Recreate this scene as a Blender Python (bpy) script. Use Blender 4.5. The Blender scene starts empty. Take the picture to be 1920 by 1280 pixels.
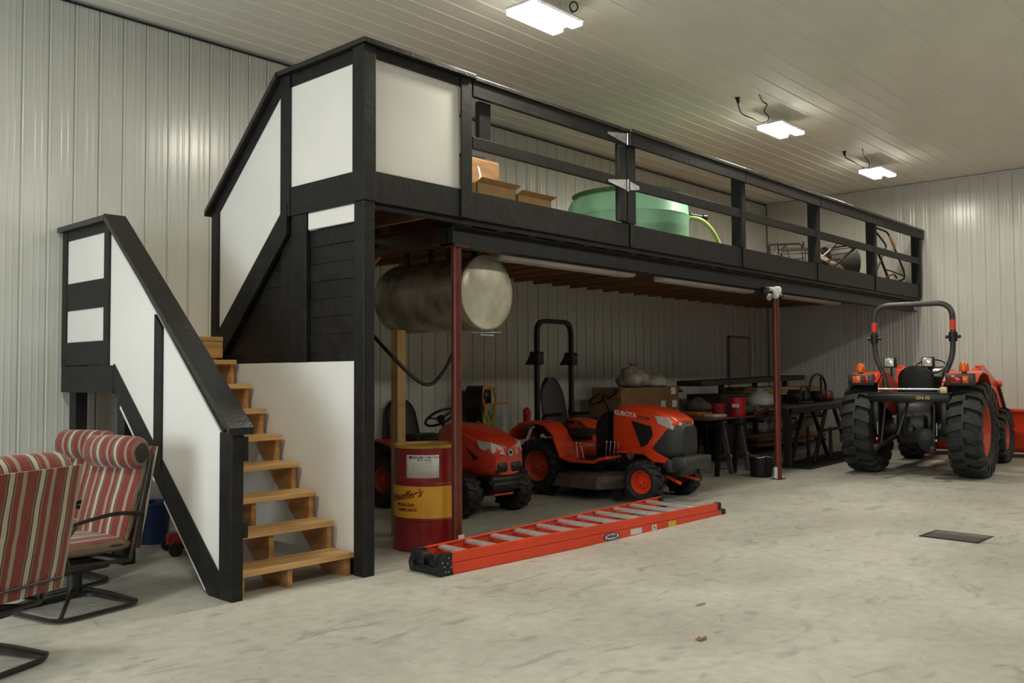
import bpy, math, random
from mathutils import Vector, Matrix
random.seed(7)
SC = bpy.context.scene
COL = SC.collection
PI = math.pi

# ---------------------------------------------------------------- camera, world, exposure
F_PX, YAW, PITCH, ROLL, EYE = 1683.7, .73961, .038228, -.0053835, 1.45
cd = bpy.data.cameras.new('camera'); cam = bpy.data.objects.new('camera', cd); COL.objects.link(cam)
cd.sensor_width = 36; cd.lens = F_PX / 1920 * 36; cd.clip_end = 200
fw = Vector((math.cos(YAW) * math.cos(PITCH), math.sin(YAW) * math.cos(PITCH), math.sin(PITCH)))
rt = Vector((math.sin(YAW), -math.cos(YAW), 0)); up = rt.cross(fw)
r2 = rt * math.cos(ROLL) + up * math.sin(ROLL); u2 = -rt * math.sin(ROLL) + up * math.cos(ROLL)
cam.matrix_world = Matrix(((r2.x, u2.x, -fw.x, 0), (r2.y, u2.y, -fw.y, 0), (r2.z, u2.z, -fw.z, EYE), (0, 0, 0, 1)))
SC.camera = cam
w = bpy.data.worlds.new('world'); SC.world = w; w.use_nodes = True
w.node_tree.nodes['Background'].inputs[0].default_value = (.9, 1, .95, 1)
w.node_tree.nodes['Background'].inputs[1].default_value = .05
SC.view_settings.view_transform = 'Standard'; SC.view_settings.look = 'None'
SC.view_settings.gamma = 1; SC.view_settings.use_curve_mapping = False
SC.view_settings.exposure = -0.2
LAMP_W = 78.0
LAMP_COL = (1.0, .945, .79)
# lamps: (x, y, watts factor); the first three are the ones in view
LAMPS = [(5.91, 4.98, 1.0), (10.72, 5.11, .9), (14.08, 5.13, .7),
         (1.05, 4.9, .8), (1.05, .4, .7), (5.72, .4, .72), (10.38, .4, .68), (13.2, .4, .5)]
WIN_W = 370.0                          # daylight from an added, unseen window in the left wall
LAMP_WHERE = ['over the patio chairs', 'above the spot where the camera stands', 'over the open floor in front of the ladder', 'over the open floor in front of the trestle bench', 'over the open floor by the end wall']
LAMP_Z = 4.55

# ---------------------------------------------------------------- room constants
XW, YW, ZC = 16.3, 8.1, 4.78          # right wall, back wall, ceiling
XL, YN = -4.6, -11.0                   # walls behind the camera
def fz(x): return .018 * max(0.0, x - 6)   # the slab falls towards the floor drain

# ---------------------------------------------------------------- materials
MATS = {}
def mat(name, col, rough=.5, metal=0, var=.08, scale=6, bump=0, bscale=60, coat=0, stretch=(1, 1, 1), col2=None, spec=None, emit=None, trans=0):
    if name in MATS: return MATS[name]
    m = bpy.data.materials.new(name); m.use_nodes = True; nt = m.node_tree; b = nt.nodes['Principled BSDF']
    b.inputs['Roughness'].default_value = rough; b.inputs['Metallic'].default_value = metal
    b.inputs['Coat Weight'].default_value = coat; b.inputs['Coat Roughness'].default_value = .15
    if spec is not None: b.inputs['Specular IOR Level'].default_value = spec
    tc = nt.nodes.new('ShaderNodeTexCoord'); mp = nt.nodes.new('ShaderNodeMapping'); mp.inputs['Scale'].default_value = stretch
    nt.links.new(tc.outputs['Object'], mp.inputs[0])
    nz = nt.nodes.new('ShaderNodeTexNoise'); nz.inputs['Scale'].default_value = scale; nz.inputs['Detail'].default_value = 6
    nt.links.new(mp.outputs[0], nz.inputs['Vector'])
    cr = nt.nodes.new('ShaderNodeValToRGB'); cr.color_ramp.elements[0].position = .32; cr.color_ramp.elements[1].position = .68
    c2 = col2 or tuple(max(0, c * (1 - 2 * var)) for c in col)
    cr.color_ramp.elements[0].color = (*c2, 1); cr.color_ramp.elements[1].color = (*[min(1, c * (1 + var * .5)) for c in col], 1)
    nt.links.new(nz.outputs['Fac'], cr.inputs[0]); nt.links.new(cr.outputs[0], b.inputs['Base Color'])
    if bump:
        n2 = nt.nodes.new('ShaderNodeTexNoise'); n2.inputs['Scale'].default_value = bscale; n2.inputs['Detail'].default_value = 4
        nt.links.new(mp.outputs[0], n2.inputs['Vector'])
        bp = nt.nodes.new('ShaderNodeBump'); bp.inputs['Strength'].default_value = bump; bp.inputs['Distance'].default_value = .01
        nt.links.new(n2.outputs['Fac'], bp.inputs['Height']); nt.links.new(bp.outputs[0], b.inputs['Normal'])
    if trans: b.inputs['Transmission Weight'].default_value = trans
    if emit:
        b.inputs['Emission Color'].default_value = (*emit[:3], 1); b.inputs['Emission Strength'].default_value = emit[3]
    MATS[name] = m
    return m

BLACKP = mat('black_paint', (.0135, .012, .0113), .5, var=.25, scale=9, bump=.25, bscale=25, spec=.35)
CAPP = mat('black_gloss_paint', (.019, .016, .0145), .34, var=.2, scale=9, bump=.3, bscale=40, coat=.15)
WHITEP = mat('white_board', (.80, .78, .74), .6, var=.02, scale=2, spec=.3)
METALW = mat('wall_sheet_metal', (.60, .60, .545), .24, var=.03, scale=1.2, bump=.06, bscale=3, spec=.6)
METALC = mat('ceiling_sheet_metal', (.88, .875, .78), .5, var=.03, scale=1.2, bump=.05, bscale=3)
DARKWALL = mat('front_wall_paint', (.16, .16, .15), .6)
DARKSTEEL = mat('dark_steel', (.015, .015, .016), .45, var=.2, scale=8, spec=.4)
STEEL = mat('bright_steel', (.62, .62, .6), .28, 1, var=.1)
ALU = mat('aluminium', (.78, .77, .74), .3, .65, var=.1, scale=20)
GALV = mat('galvanised_steel', (.6, .62, .64), .35, 1, var=.2, scale=30)
REDPOST = mat('red_oxide_paint', (.15, .024, .013), .36, var=.15, scale=8)
RUBBER = mat('tire_rubber', (.017, .017, .016), .62, var=.3, scale=14, bump=.3, bscale=50)
ORANGE = mat('tractor_orange', (.74, .055, .012), .3, var=.06, scale=5, coat=.4)
ORANGED = mat('dusty_orange', (.58, .085, .04), .5, var=.12, scale=9)
BLK = mat('black_plastic', (.008, .008, .008), .45, var=.2, scale=12)
BLKR = mat('black_vinyl', (.0085, .0085, .0085), .48, var=.2, scale=12, bump=.3, bscale=60)
CHAR = mat('charcoal_frame', (.045, .045, .045), .45, var=.2, scale=12)
LAMPGL = mat('lamp_glass', (.75, .75, .72), .12, .5, var=.15, scale=60)
AMBER = mat('amber_lens', (.75, .13, .012), .18, var=.1, scale=40, coat=.5)
REDL = mat('red_lens', (.35, .012, .008), .18, var=.1, scale=40, coat=.5)
CARD = mat('cardboard', (.25, .13, .055), .8, var=.12, scale=6, stretch=(1, 1, 4))
CARDL = mat('cardboard_flap', (.60, .40, .19), .8, var=.08, scale=6)
PAPER = mat('paper_label', (.72, .72, .70), .6, var=.03)
MUDMET = mat('worn_mower_deck', (.10, .075, .055), .6, var=.4, scale=7, col2=(.03, .03, .028))

def wood_mat(name, c1, c2, rough=.6, axis=0, sc=1.0):
    m = bpy.data.materials.new(name); m.use_nodes = True; nt = m.node_tree; b = nt.nodes['Principled BSDF']
    tc = nt.nodes.new('ShaderNodeTexCoord'); mp = nt.nodes.new('ShaderNodeMapping')
    s = [14 * sc, 14 * sc, 14 * sc]; s[axis] = 1.1 * sc; mp.inputs['Scale'].default_value = s
    oi = nt.nodes.new('ShaderNodeObjectInfo'); ad = nt.nodes.new('ShaderNodeVectorMath'); ad.operation = 'ADD'
    ml = nt.nodes.new('ShaderNodeMath'); ml.operation = 'MULTIPLY'; ml.inputs[1].default_value = 40
    nt.links.new(oi.outputs['Random'], ml.inputs[0])
    nt.links.new(tc.outputs['Object'], mp.inputs[0]); nt.links.new(mp.outputs[0], ad.inputs[0]); nt.links.new(ml.outputs[0], ad.inputs[1])
    nz = nt.nodes.new('ShaderNodeTexNoise'); nz.inputs['Scale'].default_value = 1.0; nz.inputs['Detail'].default_value = 5; nz.inputs['Distortion'].default_value = .6
    nt.links.new(ad.outputs[0], nz.inputs['Vector'])
    wv = nt.nodes.new('ShaderNodeTexWave'); wv.inputs['Scale'].default_value = .35; wv.inputs['Distortion'].default_value = 6; wv.inputs['Detail'].default_value = 3
    wv.bands_direction = 'DIAGONAL'; nt.links.new(ad.outputs[0], wv.inputs['Vector'])
    mx = nt.nodes.new('ShaderNodeMath'); mx.operation = 'MULTIPLY_ADD'; mx.inputs[1].default_value = .25; nt.links.new(wv.outputs['Fac'], mx.inputs[0]); nt.links.new(nz.outputs['Fac'], mx.inputs[2])
    cr = nt.nodes.new('ShaderNodeValToRGB'); cr.color_ramp.elements[0].position = .35; cr.color_ramp.elements[1].position = .8
    cr.color_ramp.elements[0].color = (*c1, 1); cr.color_ramp.elements[1].color = (*c2, 1)
    nt.links.new(mx.outputs[0], cr.inputs[0])
    mr = nt.nodes.new('ShaderNodeMapRange'); mr.inputs['To Min'].default_value = .85; mr.inputs['To Max'].default_value = 1.12; nt.links.new(oi.outputs['Random'], mr.inputs['Value'])
    vm = nt.nodes.new('ShaderNodeVectorMath'); vm.operation = 'SCALE'; nt.links.new(cr.outputs[0], vm.inputs[0]); nt.links.new(mr.outputs[0], vm.inputs['Scale'])
    nt.links.new(vm.outputs[0], b.inputs['Base Color']); b.inputs['Roughness'].default_value = rough
    MATS[name] = m; return m
PINEX = wood_mat('pine_along_x', (.82, .52, .23), (.60, .33, .12), .5, 0)
PINEY = wood_mat('pine_along_y', (.62, .33, .12), (.42, .20, .06), .55, 1)
PINEZ = wood_mat('pine_along_z', (.50, .34, .14), (.36, .22, .08), .6, 2)
JOIST = wood_mat('joist_wood', (.26, .14, .06), (.17, .085, .035), .6, 1)
LUMB = wood_mat('stacked_lumber', (.46, .30, .13), (.24, .14, .06), .7, 0)
OLDW = wood_mat('weathered_lumber', (.12, .085, .055), (.05, .035, .025), .8, 0)

def floor_material():
    m = bpy.data.materials.new('concrete_floor'); m.use_nodes = True; nt = m.node_tree; b = nt.nodes['Principled BSDF']; N = nt.nodes.new; L = nt.links.new
    tc = N('ShaderNodeTexCoord')
    def noise(scale, detail, st=(1, 1, 1), rz=0, dist=0):
        mp = N('ShaderNodeMapping'); mp.inputs['Scale'].default_value = st; mp.inputs['Rotation'].default_value = (0, 0, rz); L(tc.outputs['Object'], mp.inputs[0])
        n = N('ShaderNodeTexNoise'); n.inputs['Scale'].default_value = scale; n.inputs['Detail'].default_value = detail; n.inputs['Distortion'].default_value = dist; L(mp.outputs[0], n.inputs['Vector']); return n.outputs['Fac']
    def ramp(f, a, ca, bb, cb):
        r = N('ShaderNodeValToRGB'); r.color_ramp.elements[0].position = a; r.color_ramp.elements[1].position = bb
        r.color_ramp.elements[0].color = (*ca, 1); r.color_ramp.elements[1].color = (*cb, 1); L(f, r.inputs[0]); return r.outputs[0]
    def mulc(a, bb, f=1):
        x = N('ShaderNodeMix'); x.data_type = 'RGBA'; x.blend_type = 'MULTIPLY'; x.inputs[0].default_value = f; L(a, x.inputs[6]); L(bb, x.inputs[7]); return x.outputs[2]
    base = ramp(noise(.9, 8, dist=.4), .35, (.40, .385, .335), .65, (.52, .505, .445))
    fine = ramp(noise(11, 10), .3, (.80, .80, .80), .62, (1, 1, 1))
    sm = ramp(noise(2.4, 12, (1, 2.4, 1), .5, 1.6), .30, (.62, .63, .64), .44, (1, 1, 1))       # dark trowel smears
    sm2 = ramp(noise(5, 12, (2.6, 1, 1), .9, 2.2), .27, (.55, .55, .55), .37, (1, 1, 1))
    sp = ramp(noise(70, 2), .24, (.55, .55, .55), .31, (1, 1, 1))
    c = mulc(mulc(mulc(mulc(base, fine, .8), sm, .75), sm2, .6), sp, .35)
    L(c, b.inputs['Base Color'])
    rr = N('ShaderNodeMapRange'); rr.inputs['To Min'].default_value = .38; rr.inputs['To Max'].default_value = .62; L(noise(1.7, 5), rr.inputs['Value']); L(rr.outputs[0], b.inputs['Roughness'])
    bp = N('ShaderNodeBump'); bp.inputs['Strength'].default_value = .22; bp.inputs['Distance'].default_value = .01; L(noise(7, 9, dist=.8), bp.inputs['Height']); L(bp.outputs[0], b.inputs['Normal'])
    return m
FLOORM = floor_material()

def stripe_mat():
    m = bpy.data.materials.new('striped_cushion'); m.use_nodes = True; nt = m.node_tree; b = nt.nodes['Principled BSDF']; N = nt.nodes.new; L = nt.links.new
    tc = N('ShaderNodeTexCoord'); sx = N('ShaderNodeSeparateXYZ'); L(tc.outputs['Object'], sx.inputs[0])
    nz = N('ShaderNodeTexNoise'); nz.inputs['Scale'].default_value = 5; L(tc.outputs['Object'], nz.inputs['Vector'])
    md = N('ShaderNodeMath'); md.operation = 'MULTIPLY_ADD'; md.inputs[1].default_value = .02; L(nz.outputs['Fac'], md.inputs[0]); L(sx.outputs['Y'], md.inputs[2])
    dv = N('ShaderNodeMath'); dv.operation = 'DIVIDE'; dv.inputs[1].default_value = .175; L(md.outputs[0], dv.inputs[0])
    fr = N('ShaderNodeMath'); fr.operation = 'FRACT'; L(dv.outputs[0], fr.inputs[0])
    cr = N('ShaderNodeValToRGB'); cr.color_ramp.interpolation = 'CONSTANT'; R = (.165, .022, .015, 1); C = (.40, .33, .235, 1); K = (.022, .014, .010, 1); G = (.17, .12, .08, 1)
    st = [(0, R), (.17, G), (.20, C), (.215, G), (.24, C), (.255, G), (.28, C), (.295, G), (.32, R), (.50, G), (.545, K), (.585, C), (.745, K), (.79, G), (.83, R)]
    e = cr.color_ramp.elements
    e[0].position = 0; e[0].color = R; e[1].position = .17; e[1].color = G
    for p, c in st[2:]:
        x = e.new(p); x.color = c
    L(fr.outputs[0], cr.inputs[0]); L(cr.outputs[0], b.inputs['Base Color']); b.inputs['Roughness'].default_value = .9
    b.inputs['Sheen Weight'].default_value = .2
    wv = N('ShaderNodeTexNoise'); wv.inputs['Scale'].default_value = 9; wv.inputs['Detail'].default_value = 4; L(tc.outputs['Object'], wv.inputs['Vector'])
    bp = N('ShaderNodeBump'); bp.inputs['Strength'].default_value = .5; bp.inputs['Distance'].default_value = .02; L(wv.outputs['Fac'], bp.inputs['Height']); L(bp.outputs[0], b.inputs['Normal'])
    return m
STRIPE = stripe_mat()

# ---------------------------------------------------------------- mesh builder
class MB:
    def __init__(s, M=None): s.v = []; s.f = []; s.M = M
    def add(s, vs, fs, M=None):
        o = len(s.v)
        for p in vs:
            p = Vector(p)
            if M is not None: p = M @ p
            if s.M is not None: p = s.M @ p
            s.v.append(tuple(p))
        s.f += [tuple(o + i for i in f) for f in fs]; return s
    def box(s, x0, x1, y0, y1, z0, z1, M=None, ch=0):
        if ch:
            c = ch; vs = []; fs = []
            # chamfer all edges: 24 verts
            return s.hullbox(x0, x1, y0, y1, z0, z1, c, M)
        vs = [(x, y, z) for z in (z0, z1) for y in (y0, y1) for x in (x0, x1)]
        return s.add(vs, [(0, 2, 3, 1), (4, 5, 7, 6), (0, 1, 5, 4), (2, 6, 7, 3), (0, 4, 6, 2), (1, 3, 7, 5)], M)
    def hullbox(s, x0, x1, y0, y1, z0, z1, c, M=None):
        def ring(z, i):
            a0, a1, b0, b1 = x0 + i, x1 - i, y0 + i, y1 - i
            return [(a0 + c, b0, z), (a1 - c, b0, z), (a1, b0 + c, z), (a1, b1 - c, z), (a1 - c, b1, z), (a0 + c, b1, z), (a0, b1 - c, z), (a0, b0 + c, z)]
        rs = [ring(z0, c * .7), ring(z0 + c, 0), ring(z1 - c, 0), ring(z1, c * .7)]
        return s.loft(rs, M)
    def loft(s, rings, M=None, cap=True, closed=True):
        n = len(rings[0]); vs = [p for r in rings for p in r]; fs = []
        for k in range(len(rings) - 1):
            for i in range(n if closed else n - 1):
                j = (i + 1) % n; a = k * n; b = a + n
                fs.append((a + i, a + j, b + j, b + i))
        if cap: fs.append(tuple(range(n - 1, -1, -1))); o = (len(rings) - 1) * n; fs.append(tuple(range(o, o + n)))
        return s.add(vs, fs, M)
    def cyl(s, p0, p1, r0, r1=None, n=14, M=None, cap=True):
        if r1 is None: r1 = r0
        p0 = Vector(p0); p1 = Vector(p1); d = (p1 - p0).normalized(); a = d.orthogonal().normalized(); b = d.cross(a)
        return s.loft([[p0 + (a * math.cos(t) + b * math.sin(t)) * r0 for t in [2 * PI * i / n for i in range(n)]], [p1 + (a * math.cos(t) + b * math.sin(t)) * r1 for t in [2 * PI * i / n for i in range(n)]]], M, cap)
    def tube(s, pts, r, n=8, M=None, closed=False, flat=1.0):
        P = [Vector(p) for p in pts]; rings = []; m = len(P); ref = None
        for i in range(m):
            if closed: d = (P[(i + 1) % m] - P[i - 1]).normalized()
            else: d = (P[min(i + 1, m - 1)] - P[max(i - 1, 0)]).normalized()
            if ref is None: ref = d.orthogonal().normalized()
            a = (ref - d * ref.dot(d)).normalized(); ref = a; b = d.cross(a)
            rings.append([P[i] + (a * math.cos(t) + b * flat * math.sin(t)) * r for t in [2 * PI * k / n for k in range(n)]])
        if closed: rings.append(rings[0]); return s.loft(rings, M, False)
        return s.loft(rings, M)
    def prism(s, poly, t0, t1, axis='x', M=None):
        def P(a, b, t): return (t, a, b) if axis == 'x' else ((a, t, b) if axis == 'y' else (a, b, t))
        return s.loft([[P(a, b, t0) for a, b in poly], [P(a, b, t1) for a, b in poly]], M)
    def lathe(s, prof, n=32, axis='z', M=None, cap=True):
        rings = []
        for r, h in prof:
            ring = []
            for i in range(n):
                t = 2 * PI * i / n; c, q = r * math.cos(t), r * math.sin(t)
                ring.append((c, q, h) if axis == 'z' else ((c, h, q) if axis == 'y' else (h, c, q)))
            rings.append(ring)
        return s.loft(rings, M, cap)
    def ball(s, c, r, n=12, M=None, sz=1.0):
        prof = [(max(1e-4, r * math.sin(PI * k / 8)), -r * sz * math.cos(PI * k / 8)) for k in range(9)]
        return s.lathe(prof, n, 'z', (M or Matrix()) @ Matrix.Translation(Vector(c)))
    def build(s, name, m, parent=None, label=None, smooth=True, ang=38, bevel=0, kind=None, loc=None):
        me = bpy.data.meshes.new(name); me.from_pydata(s.v, [], s.f); me.validate(); me.update()
        import bmesh
        bm = bmesh.new(); bm.from_mesh(me); bmesh.ops.recalc_face_normals(bm, faces=bm.faces); bm.to_mesh(me); bm.free()
        if smooth:
            me.polygons.foreach_set('use_smooth', [True] * len(me.polygons)); me.set_sharp_from_angle(angle=math.radians(ang))
        me.materials.append(m)
        return link(name, me, parent, label, bevel, kind, loc)
def link(name, me, parent=None, label=None, bevel=0, kind=None, loc=None):
    o = bpy.data.objects.new(name, me); COL.objects.link(o); o.parent = parent
    if loc: o.location = loc
    if label: o['label'] = label
    if kind: o['kind'] = kind
    if bevel:
        md = o.modifiers.new('bevel', 'BEVEL'); md.width = bevel; md.segments = 2; md.limit_method = 'ANGLE'; md.angle_limit = math.radians(40)
    return o
def tag(o, label, cat, group=None):
    o['label'] = label; o['category'] = cat
    if group: o['group'] = group
    return o
def thing(name, label, cat, loc=(0, 0, 0), rz=0, group=None, ry=0):
    o = bpy.data.objects.new(name, None); COL.objects.link(o); o.location = loc; o.rotation_euler = (0, ry, rz); o.empty_display_size = .1
    return tag(o, label, cat, group)
def copy_tree(o, parent=None):
    c = o.copy(); COL.objects.link(c); c.parent = parent
    for ch in [k for k in bpy.data.objects if k.parent == o]: copy_tree(ch, c)
    return c
def B(name, m, parent, x0, x1, y0, y1, z0, z1, label=None, bevel=.004, M=None):
    return MB().box(x0, x1, y0, y1, z0, z1, M).build(name, m, parent, label, smooth=False, bevel=bevel)
def arc(cx, cy, r, a0, a1, n=8):
    return [(cx + r * math.cos(math.radians(a0 + (a1 - a0) * i / n)), cy + r * math.sin(math.radians(a0 + (a1 - a0) * i / n))) for i in range(n + 1)]
def superring(x, hw, z0, z1, p=4, n=24, yc=0):
    zc, hh = (z0 + z1) / 2, (z1 - z0) / 2; out = []
    for i in range(n):
        t = 2 * PI * i / n; c, q = math.cos(t), math.sin(t)
        out.append((x, yc + hw * math.copysign(abs(c) ** (2 / p), c), zc + hh * math.copysign(abs(q) ** (2 / p), q)))
    return out
def smooth_path(pts, k=6):
    P = [Vector(p) for p in pts]; out = []
    for i in range(len(P) - 1):
        p0 = P[max(i - 1, 0)]; p1 = P[i]; p2 = P[i + 1]; p3 = P[min(i + 2, len(P) - 1)]
        for j in range(k):
            t = j / k; out.append(.5 * ((2 * p1) + (p2 - p0) * t + (2 * p0 - 5 * p1 + 4 * p2 - p3) * t * t + (3 * p1 - p0 - 3 * p2 + p3) * t ** 3))
    out.append(P[-1]); return out
def round_path(pts, r, k=5):
    P = [Vector(p) for p in pts]; out = [P[0]]
    for i in range(1, len(P) - 1):
        a = (P[i - 1] - P[i]); b = (P[i + 1] - P[i]); ra = min(r, a.length / 2.05, b.length / 2.05)
        A = P[i] + a.normalized() * ra; Bq = P[i] + b.normalized() * ra
        for j in range(k + 1):
            t = j / k; out.append(A * (1 - t) ** 2 + P[i] * 2 * t * (1 - t) + Bq * t * t)
    out.append(P[-1]); return out
def text_mesh(s, size, shear=0, extr=.0008, bold=0):
    cu = bpy.data.curves.new('lettering', 'FONT'); cu.body = s; cu.size = size; cu.shear = shear; cu.extrude = extr; cu.offset = bold; cu.resolution_u = 3
    cu.align_x = 'CENTER'; cu.align_y = 'CENTER'
    o = bpy.data.objects.new('tmp', cu); COL.objects.link(o); dg = bpy.context.evaluated_depsgraph_get()
    me = bpy.data.meshes.new_from_object(o.evaluated_get(dg)); bpy.data.objects.remove(o); bpy.data.curves.remove(cu); return me
def text(s, size, m, parent, M, shear=0, bold=0, fn=None, name='lettering'):
    me = text_mesh(s, size, shear, bold=bold)
    for v in me.vertices:
        v.co = fn(v.co) if fn else M @ v.co
    me.materials.clear(); me.materials.append(m); me.name = name
    return link(name, me, parent)
def basis(o, ex, ey):     # local x -> ex, local y -> ey
    ex = Vector(ex).normalized(); ey = Vector(ey).normalized(); ez = ex.cross(ey)
    return Matrix(((ex.x, ey.x, ez.x, o[0]), (ex.y, ey.y, ez.y, o[1]), (ex.z, ey.z, ez.z, o[2]), (0, 0, 0, 1)))

# ---------------------------------------------------------------- room shell
fl = MB()
xs = [XL - .2, 6, XW + .3]; vs = []; 
for x in xs:
    for y in (YN - .2, YW + .3):
        vs += [(x, y, fz(x)), (x, y, -.3)]
fl.add(vs, [(0, 2, 6, 4), (4, 6, 10, 8), (1, 5, 7, 3), (5, 9, 11, 7), (0, 4, 5, 1), (4, 8, 9, 5), (2, 3, 7, 6), (6, 7, 11, 10), (0, 1, 3, 2), (8, 10, 11, 9)])
floor = fl.build('floor', FLOORM, smooth=False); floor['kind'] = 'structure'; floor['label'] = 'pale trowelled concrete floor'

PITCHR = .2148                                # rib spacing
def sheet_profile(nr=4, kind='rib'):
    pr = []
    for i in range(nr):
        o = i * PITCHR
        pr += [(o, .0)] + ([(o + .005, .009), (o + .013, .009), (o + .018, 0)] if kind == 'rib' else [(o + .003, -.012), (o + .012, -.012), (o + .017, 0), (o + .022, .002), (o + .034, .002), (o + .038, 0)]) + [ (o + .098, 0), (o + .106, .0016), (o + .114, .0016), (o + .122, 0), (o + .152, 0), (o + .160, .0016), (o + .168, .0016), (o + .176, 0)]
    pr.append((nr * PITCHR - .0015, 0)); return pr
def sheet_mesh(name, length, m, nr=4, kind='rib'):
    pr = sheet_profile(nr, kind); vs = []; n = len(pr)
    for z in (0, length):
        vs += [(a, -b, z) for a, b in pr]
    for z in (0, length): vs += [(pr[0][0], .016, z), (pr[-1][0], .016, z)]
    fs = [(i, i + 1, n + i + 1, n + i) for i in range(n - 1)] + [(0, n, 2 * n + 2, 2 * n), (n - 1, 2 * n + 1, 2 * n + 3, 2 * n - 1)]
    me = bpy.data.meshes.new(name); me.from_pydata(vs, [], fs); me.materials.append(m); return me
SW = 4 * PITCHR
shw = sheet_mesh('wall_sheet', ZC - .01, METALW)
shb = sheet_mesh('wall_sheet', ZC - .01, METALW, kind='groove')
wb = MB().box(XL - .2, XW + .2, YW + .016, YW + .2, -.1, ZC + .1).build('wall_back', METALW, smooth=False, kind='structure')
wb['label'] = 'pale ribbed metal wall behind the mezzanine'
k = 0; x = XW - .02
while x > XL:
    x -= SW; o = link('wall_sheet', shb, wb, loc=(x, YW, .005))
wr = MB().box(XW + .016, XW + .2, YN, YW, -.1, ZC + .1).build('wall_right', METALW, smooth=False, kind='structure')
wr['label'] = 'pale ribbed metal end wall beyond the big tractor'
y = YW - .02
while y > YN:
    y -= SW; o = link('wall_sheet', shw, wr, loc=(XW, y + SW, .005)); o.rotation_euler = (0, 0, -PI / 2)
shc = sheet_mesh('ceiling_sheet', XW - XL, METALC)
ce = MB().box(XL - .2, XW + .2, YN - .2, YW + .2, ZC + .016, ZC + .2).build('ceiling', METALC, smooth=False, kind='structure')
ce['label'] = 'pale ribbed metal ceiling'
y = YW - .03
while y > YN:
    y -= SW; o = link('ceiling_sheet', shc, ce, loc=(XL, y, ZC))
    # local x -> +y, local z -> +x, local -y (rib side) -> -z
    o.matrix_local = Matrix(((0, 0, 1, XL), (1, 0, 0, y), (0, 1, 0, ZC), (0, 0, 0, 1)))
WY0, WY1, WZ0, WZ1 = 1.6, 6.2, .9, 3.3
a = MB().box(XL - .2, XL, YN, WY0, -.1, ZC + .1).box(XL - .2, XL, WY1, YW, -.1, ZC + .1).box(XL - .2, XL, WY0, WY1, -.1, WZ0).box(XL - .2, XL, WY0, WY1, WZ1, ZC + .1).build('wall_left', DARKWALL, smooth=False, kind='structure')
wn = MB().box(XL - .12, XL - .04, WY0, WY1, WZ0, WZ0 + .06).box(XL - .12, XL - .04, WY0, WY1, WZ1 - .06, WZ1).box(XL - .12, XL - .04, WY0, WY0 + .06, WZ0, WZ1).box(XL - .12, XL - .04, WY1 - .06, WY1, WZ0, WZ1).box(XL - .12, XL - .04, 3.87, 3.93, WZ0, WZ1).build('added_window', WHITEP, smooth=False, kind='structure')  # window out of view, added to bring cool light from the left
wl = bpy.data.lights.new('daylight', 'AREA'); wl.shape = 'RECTANGLE'; wl.size = WZ1 - WZ0 - .1; wl.size_y = WY1 - WY0 - .1; wl.energy = WIN_W; wl.color = (.86, .95, 1.0)
wo = bpy.data.objects.new('added_window_light', wl); COL.objects.link(wo); wo.location = (XL - .14, (WY0 + WY1) / 2, (WZ0 + WZ1) / 2); wo.rotation_euler = (0, -PI / 2, 0)  # area light behind the added window, brightens the left-facing surfaces
a = MB().box(XL, XW, YN - .2, YN, -.1, ZC + .1).build('wall_front', DARKWALL, smooth=False, kind='structure')
t = MB().box(XL, XW, YW - .022, YW, ZC - .035, ZC - .02).build('trim_1', DARKSTEEL, smooth=False, kind='structure')
t = MB().box(XW - .03, XW, YN, YW, ZC - .05, ZC - .018).build('trim_2', METALW, smooth=False, kind='structure')
# access door in the back wall, half hidden by the lumber
d = MB().box(14.72, 15.42, YW - .035, YW - .018, .1, 2.12).build('door_1', mat('door_panel', (.58, .55, .49), .5), smooth=False, kind='structure')
fr_ = MB()
for bx in ((14.68, 14.72, .1, 2.16), (15.42, 15.46, .1, 2.16), (14.68, 15.46, 2.12, 2.16)): fr_.box(bx[0], bx[1], YW - .04, YW - .018, bx[2], bx[3])
fr_.build('door_frame', mat('door_trim_dark', (.26, .22, .20), .5), d, smooth=False)

# ---------------------------------------------------------------- ceiling lamps
EMI = mat('lamp_diffuser', (.9, .9, .85), .4, emit=(1, .95, .86, 28))
WHM = mat('white_fixture', (.7, .7, .68), .4)
def lamp(x, y, label, loops=None):
    t = thing('ceiling_light', label, 'light', (x, y, LAMP_Z), 0, 'LED shop lights hung under the ceiling')
    h = MB().box(-.33, .33, -.175, .175, .035, .06).box(-.3, .3, -.17, -.03, .018, .035).box(-.3, .3, .03, .17, .018, .035).build('housing', WHM, t, smooth=False, bevel=.004)
    for s in (-1, 1):
        MB().hullbox(-.315, .315, s * .11 - .062, s * .11 + .062, -.006, .026, .008).build('diffuser', EMI, t)
    for sx in (-.25, .25):
        MB().tube([(sx, 0, .06), (sx * .8, 0, ZC - LAMP_Z - .005)], .003, 5).build('hanging_wire', GALV, t)
    ld = bpy.data.lights.new('shop_lamp', 'AREA'); ld.shape = 'RECTANGLE'; ld.size = .61; ld.size_y = .115; ld.energy = LAMP_W; ld.color = LAMP_COL
    for s in (-1, 1):
        lo = bpy.data.objects.new('lamp_light', ld); COL.objects.link(lo); lo.parent = t; lo.location = (0, s * .11, -.009)
    return t, ld
LBL = ['twin-strip ceiling light nearest the camera, above the railing gate', 'twin-strip ceiling light, middle one of the lit row', 'twin-strip ceiling light farthest away, near the end wall']
for i, (x, y, wf) in enumerate(LAMPS):
    t, ld = lamp(x, y, LBL[i] if i < 3 else 'twin-strip ceiling light ' + LAMP_WHERE[i - 3])
    ld.energy = LAMP_W * wf / 2
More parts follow.
